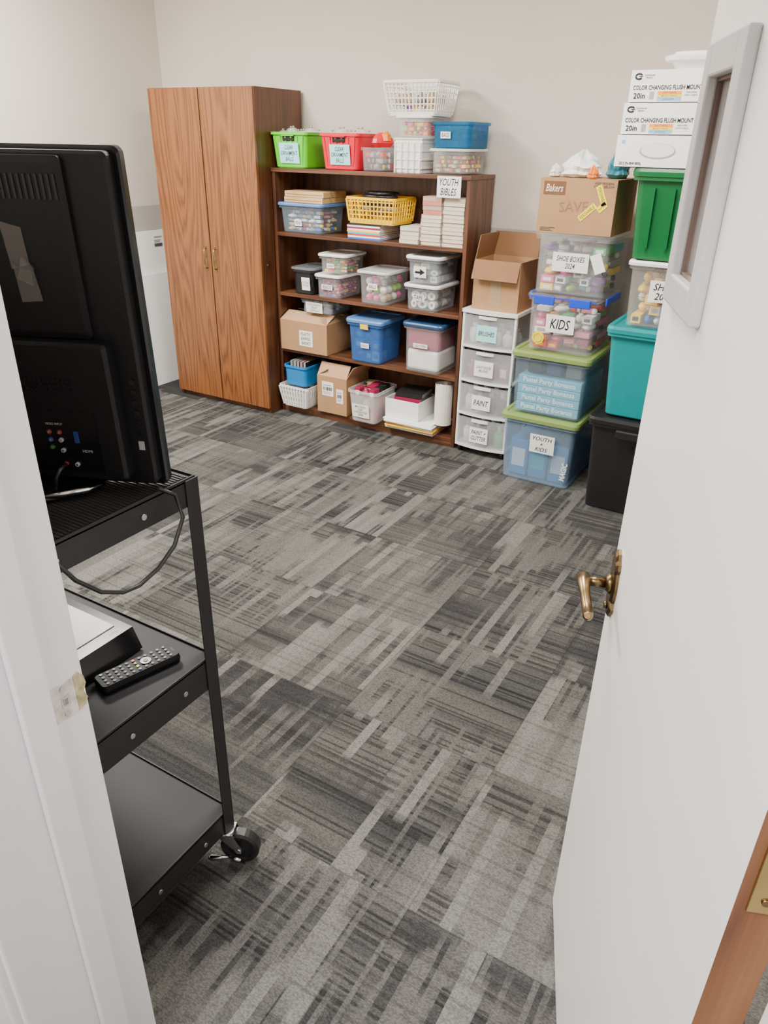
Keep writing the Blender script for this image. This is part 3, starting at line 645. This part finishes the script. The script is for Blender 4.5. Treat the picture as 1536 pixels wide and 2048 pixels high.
# ================================================================== TOTE STACK
TX=-1.10
t1=tote('storage_tote','large blue clear tote with olive lid on the carpet','storage tote',-1.325,-.91,3.425,3.93,.001,.366,K_ltb2,M_olive,.022,fl=.008,lth=.030)
frontlabel(t1,'YOUTH\n+\nKIDS',.13,.10,.15,.68)
W_,D_,H_,tp_=t1['dims']
upright(letter(t1,'MAGIC',.10,.03,M_wht,(.155,-D_/2+.012,.10),hand=False,bold=.03),PI/2-.1,.06)
M_ab=mat('activity_blue',(.06,.25,.52),.5)
for k in range(3):
    mb=MB();mb.box(-.05,.05,-.19,.19,0,.20,M_ab,.006);mb.box(-.035,.035,-.1908,-.189,.05,.15,[M_paper,PAL['aqua'],PAL['white']][k])
    obj('activity_box',mb.mesh('activity_box'),(-1.225+.108*k,3.68,.012),0,None,'blue activity carton standing inside the large tote','box','blue cartons in the large tote')
t2=tote('storage_tote','large clear tote with olive lid stacked on another tote','storage tote',-1.305,-.90,3.44,3.91,.367,.688,K_ltb,M_olive,.020,fl=.008,lth=.030)
M_lb=mat('pale_blue_carton',(.14,.44,.57),.5)
M_pw=mat('print_white',(.95,.95,.95),.5,var=0)
for k in range(4):
    gb=thing('game_box','pale blue game carton with white lettering inside tote','game box',(TX,3.675,.379+.0455*k),0,'pale blue game cartons in the tote')
    mb=MB();mb.box(-.162,.162,-.20,.18,0,.044,M_lb,.003);part(gb,mb,'carton_body')
    upright(letter(gb,'Pastel Party Bonanza',.27,.032,M_pw,(0,-.2012,.022),hand=False,bold=.02))
for k in range(3):
    mb=MB();mb.box(-.04,.04,-.15,.15,0,.07,[PAL['black'],M_navy,PAL['grey']][k],.01)
    obj('supply_case',mb.mesh('supply_case'),(TX-.10+.10*k,3.675,.5615),0,None,'dark supply case on the pale blue game cartons','case','dark cases in the clear tote')
t3=tote('storage_tote','clear tote with royal blue latches holding bright toys','storage tote',-1.265,-.905,3.47,3.87,.689,.962,K_clear,K_clear,.016,fl=.008,lth=.018,latch=M_royal)
W_,D_,H_,tp_=t3['dims']
for s in (-1,1):
    mb=MB();mb.box(s*(W_/2+.0125)-.0045,s*(W_/2+.0125)+.0045,-.12,.12,H_-.02,H_+.014,M_royal,.003);part(t3,mb,'side_latch','royal blue plastic latch')
mb=MB();mb.box(-W_/2+.01,W_/2-.01,-D_/2-.0105,-D_/2-.007,H_+.002,H_+.008,M_royal);part(t3,mb,'rim_band','royal blue rim band')
clutter(t3,['toy_block','craft_bag','game_card_box','marker_pen','game_card_box'],['pink','red','white','rose','yellow','rose','green','maroon','white'],4,2,6,'the clear toy tote')
frontlabel(t3,'KIDS',.14,.085,.0,.55,mg=.7)
mb=MB();mb.cyl((0,0,0),(0,-.010,0),.030,PAL['yellow'],24);mb.tube([(.02*math.cos(a),-.0105,.02*math.sin(a)) for a in [2*PI*i/16 for i in range(17)]],.002,PAL['lime'],5)
obj('yellow_tub',mb.mesh('yellow_tub'),(-1.185,3.482,.755),0,None,'round yellow putty tub lid against clear tote wall','toy tub')
t4=tote('storage_tote','clear tote of mixed gifts with handwritten shoe box label','storage tote',-1.26,-.885,3.47,3.87,.963,1.236,K_clear,K_clear,.016,fl=.012,lth=.014)
clutter(t4,['marker_pen','craft_bag','marker_pen','game_card_box','game_card_box'],['pink','white','yellow','lime','aqua','grey','purple','green','white','grey'],4,2,6,'the shoe box tote')
frontlabel(t4,'SHOE BOXES\n2024',.17,.085,.0,.58,mg=.78)
frontlabel(t4,'',.05,.085,.70,.60,rz=.4,name='paper_tag',label='blank white tag')
bk=carton('cardboard_box','closed brown grocery carton with yellow tape and marker writing',-1.25,-.905,3.47,3.82,1.237,.228,M_card,M_cardl,[],closed=True)
f=-.1755
plabel(bk,'Bakers',.10,.055,-.105,f,.188,PAL['brown'],ink=M_cream,name='printed_logo',label='dark brown logo panel with cream script')
upright(letter(bk,'SAVE',.13,.042,M_marker,(-.01,f-.001,.115),hand=False),.06)
upright(letter(bk,'KEEP FROZEN\n0°F OR BELOW',.09,.022,M_ink,(.115,f-.001,.207),hand=False))
mb=MB()
for k in range(3): mb.box(-.155,-.155+(.07,.05,.06)[k],f-.0006,f,.020-.006*k,.022-.006*k,M_ink)
part(bk,mb,'printed_panel')
M_yt=mat('yellow_tape',(.95,.78,.03),.4)
for x,z,rz,ln in ((.11,.165,-1.15,.085),(.055,.095,.75,.09),(.118,.118,.75,.045)):
    plabel(bk,'PERISHABLE',ln,.026,x,f-.0006,z,M_yt,0,rz,.85,name='yellow_tape_strip',hand=False)
mb=MB();mb.box(-.0125,.0125,-.1755,.171,.2282,.2288,M_tape);part(bk,mb,'tape_strip')
def crumple(cx,cy,cz,rx,ry,rz_,m,seed,name,label,cat):
    rnd=random.Random(seed);mb=MB();n=22;ph=[rnd.uniform(0,6) for _ in range(6)];rings=[]
    for z,s in ((0,.75),(.12,1),(.25,.86),(.4,.98),(.6,.72),(.75,.62),(.88,.3),(1,.08)):
        rings.append([(math.cos(t)*rx*s*(1+.16*math.sin(3*t+ph[0]+z*6)+.12*math.sin(7*t+ph[1]+z*3)),math.sin(t)*ry*s*(1+.16*math.cos(4*t+ph[2]+z*5)+.10*math.sin(9*t+ph[4])),rz_*(z+.12*math.sin(5*t+ph[3])*z)) for t in [2*PI*i/n for i in range(n)]])
    mb.loft(rings,m);return obj(name,mb.mesh(name),(cx,cy,cz),0,None,label,cat)
crumple(-1.125,3.66,1.467,.085,.11,.105,M_paper,3,'plastic_bag','crumpled white plastic bag on the grocery carton','bag')
crumple(-1.225,3.58,1.467,.022,.05,.05,M_paper,12,'plastic_bag','small white plastic bag on the grocery carton','bag')
crumple(-.962,3.67,1.467,.044,.09,.13,mat('teal_bag',(.04,.22,.30),.35),9,'plastic_bag','crumpled teal bag on the grocery carton','bag')
crumple(-1.03,3.51,1.467,.022,.025,.05,PAL['orange'],5,'plastic_bag','small orange bag on the grocery carton','bag')

# ================================================================== RIGHT COLUMN
k1=tote('storage_tote','tall black tote with black lid on the carpet','storage tote',-.845,-.40,3.305,3.92,.001,.47,M_bin,M_bin,.03,fl=.012,lth=.03)
mb=MB();mb.box(-.08,.08,-.33,-.308,.39,.43,M_bin,.005);part(k1,mb,'handle')
k2=tote('storage_tote','teal plastic tote with lid stacked on a black tote','storage tote',-.83,-.40,3.33,3.86,.471,.885,M_teal,M_teal,.035,fl=.012,lth=.03)
k3=tote('storage_tote','clear tote with white lid and handwritten label','storage tote',-.785,-.42,3.345,3.75,.886,1.165,K_clear,M_wht,.018,fl=.008,lth=.02)
clutter(k3,['toy_block','toy_ball','craft_bag','game_card_box'],['yellow','blue','tan','white','yellow'],5,2,5,'the white lidded tote')
frontlabel(k3,'SHOE\n2024',.13,.09,-.05,.62,mg=.75)
k4=tote('storage_tote','dark green plastic tote with lid stacked near the top','storage tote',-.825,-.40,3.345,3.80,1.166,1.518,M_dgreen,M_dgreen,.035,fl=.014,lth=.03)
mb=MB()
for x in (-.12,-.04,.04): mb.hexa([(x,-.205,.05),(x+.012,-.205,.05),(x+.012,-.195,.05),(x,-.195,.05),(x,-.222,.28),(x+.012,-.222,.28),(x+.012,-.205,.28),(x,-.205,.28)],M_dgreen)
part(k4,mb,'body_ribs')
M_or=mat('orange_print',(.95,.30,.03),.5);M_bl=mat('blue_print',(.2,.5,.85),.5);M_gy=mat('grey_print',(.35,.35,.37),.5);M_ye=mat('yellow_print',(.95,.65,.05),.5);M_gapshade=mat('box_gap_shade',(.12,.12,.12),.8)
for k,(x0,z0,h) in enumerate(((-.903,1.519,.118),(-.896,1.6375,.112),(-.885,1.750,.112))):
    bx=thing('light_fixture_box','white printed carton for a round ceiling light fixture','carton',(x0+.255,3.60+.004*k,z0),0,'light fixture cartons stacked on green tote')
    mb=MB();mb.box(-.255,.255,-.25,.25,.003,h-.0006,M_paper,.001);mb.box(-.249,.249,-.244,.244,0,.003,M_gapshade);part(bx,mb,'carton_body')  # dark inset base strip paints in the shadow line below each carton
    f=-.2508
    def tx(t,x,z,w_,h_,ink=M_ink,bold=.02):
        upright(letter(bx,t,w_,h_,ink,(x,f-.0006,z),hand=False,bold=bold))
    if k:
        tx('COLOR CHANGING FLUSH MOUNT',-.112,.052,.26,.016)
        tx('20in',-.214,.024,.05,.020)
        mb=MB()
        for i,(m_,z_) in enumerate(((M_or,.033),(M_ye,.022),(M_bl,.011))): mb.box(-.145,-.055,f-.0004,f,z_-.004,z_+.006,m_)
        mb.box(-.175,-.158,f-.0004,f,.012,.038,M_gy)
        part(bx,mb,'printed_panel','orange yellow and blue printed bars')
        tx('SOFT WHITE',-.10,.034,.07,.006,M_ink,0);tx('BRIGHT WHITE',-.10,.023,.07,.006,M_ink,0);tx('DAYLIGHT',-.10,.012,.06,.006,M_ink,0)
        tx('Selectable\ncolor output',-.02,.030,.05,.018,M_ink,0)
        mb=MB();mb.tube([(-.225+.013*math.cos(a),f-.001,.090+.009*math.sin(a)) for a in [.6+ (2*PI-1.2)*i/14 for i in range(15)]],.0028,M_ink,5);mb.box(-.225,-.210,f-.001,f,.0885,.0915,M_ink);part(bx,mb,'printed_emblem')
        tx('Commercial\nElectric',-.185,.090,.04,.015,M_ink,.01)
    else:
        mb=MB();mb.loft([[(.0+.07*math.cos(a)*s,f-yy,.062+.028*math.sin(a)*s) for a in [2*PI*i/28 for i in range(28)]] for s,yy in ((1,0),(1,.0006),)],M_gy);mb.loft([[(.0+.065*math.cos(a)*s,f-yy,.064+.025*math.sin(a)*s) for a in [2*PI*i/28 for i in range(28)]] for s,yy in ((1,0),(1,.0012),)],M_wht)
        mb.box(-.145,-.132,f-.0008,f,.088,.100,M_bl)
        o_=part(bx,mb,'printed_picture','printed picture of a round white light');o_.location.x=-.09
        tx('20.5 IN 8W 800L',-.19,.016,.09,.011)
mb=MB();mb.loft([rr(.27,.27,.05,0),rr(.30,.30,.05,.030),rr(.35,.35,.06,.032),rr(.355,.355,.06,.044),rr(.34,.34,.06,.050),rr(.30,.30,.05,.052),rr(.29,.29,.05,.062),rr(.25,.25,.05,.064)],M_wht)
obj('plastic_tub',mb.mesh('plastic_tub'),(-.61,3.56,1.8625),0,None,'flat white lidded plastic tub on the light fixture cartons','plastic tub')

# ================================================================== FOAM BOARDS
for (y0,y1,ht,xb,xt,nm) in ((2.6,3.90,1.03,.045,.018,'tall'),(2.5,3.84,.76,.085,.055,'short')):
    mb=MB();t=.006
    mb.hexa([(XL+xb,y0,0.002),(XL+xb+t,y0,0.002),(XL+xb+t,y1,0.002),(XL+xb,y1,0.002),(XL+xt,y0,ht),(XL+xt+t,y0,ht),(XL+xt+t,y1,ht),(XL+xt,y1,ht)],M_paper)
    root=thing('foam_board','%s white foam board leaning against the wall'%nm,'board',(0,0,0));part(root,mb,'board_sheet')
    if nm=='tall':
        for i,(zz,hh_) in enumerate(((.985,.006),(.965,.004),(.955,.004),(.925,.022))):
            mb=MB();x=XL+xt+t+.0025+(.99-zz)*.02
            if i<3: mb.box(x,x+.001,3.75,3.82-.01*i,zz,zz+hh_,M_gy)
            else:
                yy=3.75
                while yy<3.82: mb.box(x,x+.001,yy,yy+.003,zz,zz+hh_,M_ink);yy+=.006
            part(root,mb,'barcode_print','printed barcode and text lines')

# ================================================================== CART
cx0,cx1,cy0,cy1=-1.56,-.935,.515,.905
ct=thing('utility_cart','black metal three shelf utility cart on casters','cart',((cx0+cx1)/2,(cy0+cy1)/2,0))
w=cx1-cx0;d=cy1-cy0
for sx in (-1,1):
    for sy in (-1,1):
        mb=MB();x=sx*w/2;y=sy*d/2
        mb.box(min(x,x-sx*.032),max(x,x-sx*.032),min(y,y-sy*.003),max(y,y-sy*.003),.105,1.035,M_blk,.001)
        mb.box(min(x,x-sx*.003),max(x,x-sx*.003),min(y-sy*.003,y-sy*.032),max(y-sy*.003,y-sy*.032),.105,1.035,M_blk,.001)
        part(ct,mb,'leg')
for k,(zt,ap) in enumerate(((1.036,.055),(.624,.078),(.168,.065))):
    mb=MB();q=.0035
    mb.box(-w/2+q,w/2-q,-d/2+q,d/2-q,zt-.006,zt-.003,M_shelf)
    mb.box(-w/2+q,w/2-q,-d/2+q,-d/2+q+.003,zt-ap,zt+.002,M_blk,.0008);mb.box(-w/2+q,w/2-q,d/2-q-.003,d/2-q,zt-ap,zt+.002,M_blk,.0008)
    mb.box(-w/2+q,-w/2+q+.003,-d/2+q+.003,d/2-q-.003,zt-ap,zt+.002,M_blk);mb.box(w/2-q-.003,w/2-q,-d/2+q+.003,d/2-q-.003,zt-ap,zt+.002,M_blk,.0008)
    sh=part(ct,mb,'shelf')
    if k==0:
        mb=MB();n=46
        mb.box(-w/2+.012,w/2-.012,-d/2+.012,d/2-.012,zt-.003,zt-.001,M_rub)
        for i in range(n):
            y=-d/2+.014+i*(d-.028)/n;mb.box(-w/2+.012,w/2-.012,y,y+.004,zt-.001,zt+.001,M_rub)
        part(sh,mb,'ribbed_mat')
    for yy in ((.10,-.04) if k else (.06,-.12)):
        mb=MB();mb.cyl((w/2-q,yy,zt-ap*.55),(w/2,yy,zt-ap*.55),.0055,M_zinc,12);part(sh,mb,'bolt')
for sx in (-1,1):
    for sy in (-1,1):
        ang=math.radians(25) if (sx>0 and sy>0) else math.radians(170)
        px,py=sx*(w/2-.018),sy*(d/2-.018)
        rot=(0,0,ang)
        mb=MB();mb.cyl((0,0,.102),(0,0,.118),.013,M_chr,14);mb.cyl((0,0,.098),(0,0,.104),.024,M_chr,18)
        for s in (-1,1):
            y0=s*.018
            a=[(-.020,y0,.100),(.026,y0,.100),(.046,y0,.056),(.044,y0,.042),(.034,y0,.040),(.026,y0,.052),(-.004,y0,.084)]
            mb.loft([a,[(p[0],p[1]+s*.003,p[2]) for p in a]],M_chr)
        mb.box(-.020,.026,-.018,.018,.098,.101,M_chr)
        cs=part(ct,mb,'caster','chrome caster fork',(px,py,0),rot)
        mb=MB();n=30;cxw=.038
        mb.loft([[(cxw+rad*math.cos(t),yy,.0485+rad*math.sin(t)) for t in [2*PI*i/n for i in range(n)]] for yy,rad in ((-.012,.014),(-.012,.030),(-.016,.034),(-.016,.042),(-.011,.048),(.011,.048),(.016,.042),(.016,.034),(.012,.030),(.012,.014))],M_bin)
        mb.cyl((cxw,-.023,.0485),(cxw,.023,.0485),.006,M_chr,12);part(cs,mb,'wheel','black rubber wheel')
        if sx>0 and sy>0:
            mb=MB();mb.tube([(.012,-.026,.032),(-.008,-.028,.030),(-.028,-.028,.026),(-.036,-.028,.026)],[.003,.006,.008,.005],M_chr,8);mb.tube([(.012,-.026,.032),(.036,-.027,.028),(.044,-.027,.026)],[.003,.006,.005],M_chr,8);part(cs,mb,'brake_lever')
# ================================================================== TV
TVW,TVH=.70,.545
tv=thing('television','large black flat television seen from behind on the cart','television',(-.938,.838,1.043),0)
tv.rotation_euler=(Matrix.Rotation(math.radians(24),3,'Z')@Matrix.Rotation(math.radians(3.2),3,'X')).to_euler()
def slab(x0,x1,y0,y1,z0,z1,m,r,mbb,top_in=0.):
    w_=x1-x0;h_=z1-z0;cx=(x0+x1)/2;cz=(z0+z1)/2
    A=[(cx+a,y1,cz+b) for a,b,_ in rr(w_,h_,r,0)];B=[(cx+a,y0+ (y1-y0)*.25,cz+b) for a,b,_ in rr(w_,h_,r,0)];Cc=[(cx+a,y0,cz+b) for a,b,_ in rr(w_-2*top_in,h_-2*top_in,r,0)]
    mbb.loft([A,B,Cc],m)
mb=MB();slab(-TVW,0,-.004,.014,0,TVH,M_tvg,.012,mb,.003);part(tv,mb,'screen_bezel','glossy black screen bezel')
mb=MB();slab(-TVW+.015,-.010,-.026,-.004,.010,TVH-.006,M_tv,.010,mb,.004)
slab(-TVW+.06,-.075,-.035,-.026,.27,TVH-.012,M_tv,.008,mb,.010)
for i in range(34):
    x=-.09-i*.009;mb.box(x,x+.004,-.0365,-.0345,TVH-.070,TVH-.036,M_tvg)
part(tv,mb,'back_shell')
mb=MB();slab(-TVW+.10,-.048,-.058,-.026,.03,.268,M_tv,.006,mb,.004)
for j in range(3):
    for i in range(26): x=-.12-i*.008;mb.box(x,x+.005,-.0590,-.0578,.19+j*.008,.194+j*.008,M_tvg)
eb=part(tv,mb,'electronics_box')
mb=MB();mb.box(-.30,-.085,-.0588,-.0578,.045,.155,M_tvg);part(eb,mb,'port_panel')
DK={'red':mat('jack_red',(.18,.01,.01),.4),'white':mat('jack_white',(.30,.30,.30),.4),'blue':mat('jack_blue',(.01,.04,.16),.4),'green':mat('jack_green',(.01,.10,.03),.4),'grey':M_gy}
for (x,z,cn) in ((-.150,.118,'red'),(-.150,.104,'white'),(-.168,.118,'red'),(-.168,.104,'blue'),(-.168,.090,'green'),(-.150,.085,'white'),(-.150,.060,'red'),(-.13,.060,'grey')):
    mb=MB();mb.cyl((x,-.0585,z),(x,-.063,z),.0038,DK[cn],12);mb.cyl((x,-.063,z),(x,-.0635,z),.002,M_chr,8);part(eb,mb,'jack')
mb=MB();mb.box(-.126,-.119,-.062,-.0585,.100,.120,DK['blue']);part(eb,mb,'video_port')
mb=MB()
for i in range(6): mb.cyl((-.026,-.0255,.20-.018*i),(-.026,-.029,.20-.018*i),.0045,M_tvg,10)
part(tv,mb,'control_buttons')
mb=MB();mb.box(-.032,-.022,-.027,-.0255,.078,.094,PAL['grey']);part(tv,mb,'usb_port')
mb=MB();y=-.0365
def tp4(pts,mb,t=.0006):
    mb.hexa([(a,y,b) for a,b in pts]+[(a,y-t,b) for a,b in pts],K_tape)
tp4([(-.182,.375),(-.152,.383),(-.154,.436),(-.186,.444)],mb);y=-.0375
tp4([(-.176,.326),(-.142,.329),(-.147,.372),(-.178,.382)],mb,.002)
tp4([(-.172,.362),(-.150,.352),(-.146,.378),(-.160,.394)],mb,.006)
part(tv,mb,'tape_piece','crumpled translucent tape on the back')
upright(letter(eb,'HDMI',.018,.005,M_gy,(-.108,-.0595,.085),hand=False))
upright(letter(eb,'VIDEO INPUT',.03,.004,M_gy,(-.158,-.0595,.132),hand=False))
mb=MB();mb.box(-.36,-.26,-.03,.0,-.0,.04,M_tv,.004)
mb.loft([[(-.28+.17*math.cos(t)*s,-.024+.092*math.sin(t)*s,z) for t in [2*PI*i/28 for i in range(28)]] for z,s in ((.002,1),(.006,1),(.013,.9),(.022,.5))],M_tvg)
part(tv,mb,'stand')
mb=MB();mb.tube([(-.195,-.096,.009),(-.155,-.084,.013),(-.122,-.062,.013),(-.111,-.034,.009)],[.003,.005,.006,.003],M_chr,10);part(tv,mb,'stand_trim','chrome stand trim')
mb=MB();mb.tube([(-.150,-.0635,.060),(-.152,-.080,.058),(-.158,-.088,.045),(-.163,-.089,.024)],.003,M_bin,8);part(tv,mb,'signal_cord','thin black cord')
mb=MB();mb.tube([(-.925,.80,1.052),(-.910,.822,1.035),(-.903,.828,.99),(-.903,.80,.945),(-.905,.76,.918),(-.907,.715,.905),(-.907,.68,.91),(-.908,.64,.932),(-.91,.60,.975),(-.915,.575,1.02),(-.935,.56,1.05),(-1.0,.56,1.055)],.0038,M_bin,8)
obj('power_cable',mb.mesh('power_cable'),(0,0,0),0,None,'black cable looping down beside the cart','cable')
ZS=.6215
pr=thing('disc_player','low disc player with pale top and black front','disc player',(-1.22,.70,ZS))
mb=MB();mb.hexa([(-.14,-.135,.004),(.14,-.135,.004),(.14,.135,.004),(-.14,.135,.004),(-.14,-.135,.050),(.118,-.135,.050),(.118,.135,.050),(-.14,.135,.050)],M_tvg)
mb.box(-.12,-.10,-.12,-.10,0,.004,M_bin);mb.box(.10,.12,-.12,-.10,0,.004,M_bin);mb.box(-.12,-.10,.10,.12,0,.004,M_bin);mb.box(.10,.12,.10,.12,0,.004,M_bin)
part(pr,mb,'player_body')
mb=MB();mb.box(-.14,.085,-.135,.115,.050,.052,mat('pale_grey_lid',(.52,.50,.50),.4));part(pr,mb,'top_cover','pale grey top cover')
e=letter(pr,'SONY',.030,.007,mat('silver_ink',(.6,.6,.6),.4),(.1015,.10,.0506),hand=False,bold=.02);e.rotation_euler=(0,0,PI/2)
rm=thing('remote_control','black remote control with rubber buttons on the cart','remote control',(-1.026,.775,ZS),math.radians(-16))
mb=MB();mb.loft([rr(.048,.165,.008,0),rr(.051,.169,.009,.010),rr(.046,.164,.008,.021)],M_tv);part(rm,mb,'remote_body')
M_btn=mat('remote_button_grey',(.16,.16,.16),.5)
mb=MB()
for r in range(11):
    for c_ in range(4):
        cc=M_btn
        if r==0 and c_==0: cc=PAL['green']
        if r==5: cc=[PAL['red'],PAL['green'],PAL['yellow'],PAL['blue']][c_]
        if r in (6,7) and c_ in (1,2): continue
        mb.cyl((-.0165+c_*.011,-.07+r*.0135,.021),(-.0165+c_*.011,-.07+r*.0135,.0230),.0032,cc,8)
mb.cyl((0,.0175,.021),(0,.0175,.023),.011,M_tvg,18);mb.cyl((0,.0175,.023),(0,.0175,.024),.005,M_btn,12)
part(rm,mb,'buttons')
e=letter(rm,'SONY',.016,.004,M_btn,(0,.077,.0213),hand=False)

# ================================================================== LIGHTS
def area(name,loc,sx,sy,e,col=(1,1,1),rot=(0,0,0)):
    l=bpy.data.lights.new(name,'AREA');l.shape='RECTANGLE';l.size=sx;l.size_y=sy;l.energy=e;l.color=col
    o=bpy.data.objects.new(name,l);C.objects.link(o);o.location=loc;o.rotation_euler=rot;return o
area('ceiling_panel_light',(-3.2,1.9,ZC-.02),.6,1.2,180,(1,.955,.89))
area('ceiling_panel_light',(-1.0,2.1,ZC-.02),.6,1.2,95,(1,.955,.89))
area('hallway_light',(-.7,-.7,ZC-.05),1.2,.6,110,(1,.98,.97))
wd=bpy.data.worlds.new('world');bpy.context.scene.world=wd;wd.use_nodes=True
wd.node_tree.nodes['Background'].inputs[0].default_value=(.95,.96,1,1);wd.node_tree.nodes['Background'].inputs[1].default_value=.45
# ================================================================== CAMERA
cam=bpy.data.cameras.new('camera');co=bpy.data.objects.new('camera',cam);C.objects.link(co)
cam.sensor_fit='VERTICAL';cam.sensor_height=32;cam.lens=32*1471/2048;cam.clip_start=.02
R=Matrix.Rotation(math.radians(30.374),4,'Z')@Matrix.Rotation(PI/2-math.radians(26.797),4,'X')@Matrix.Rotation(math.radians(1.129),4,'Z')
co.matrix_world=Matrix.Translation((0,0,1.6))@R
bpy.context.scene.camera=co
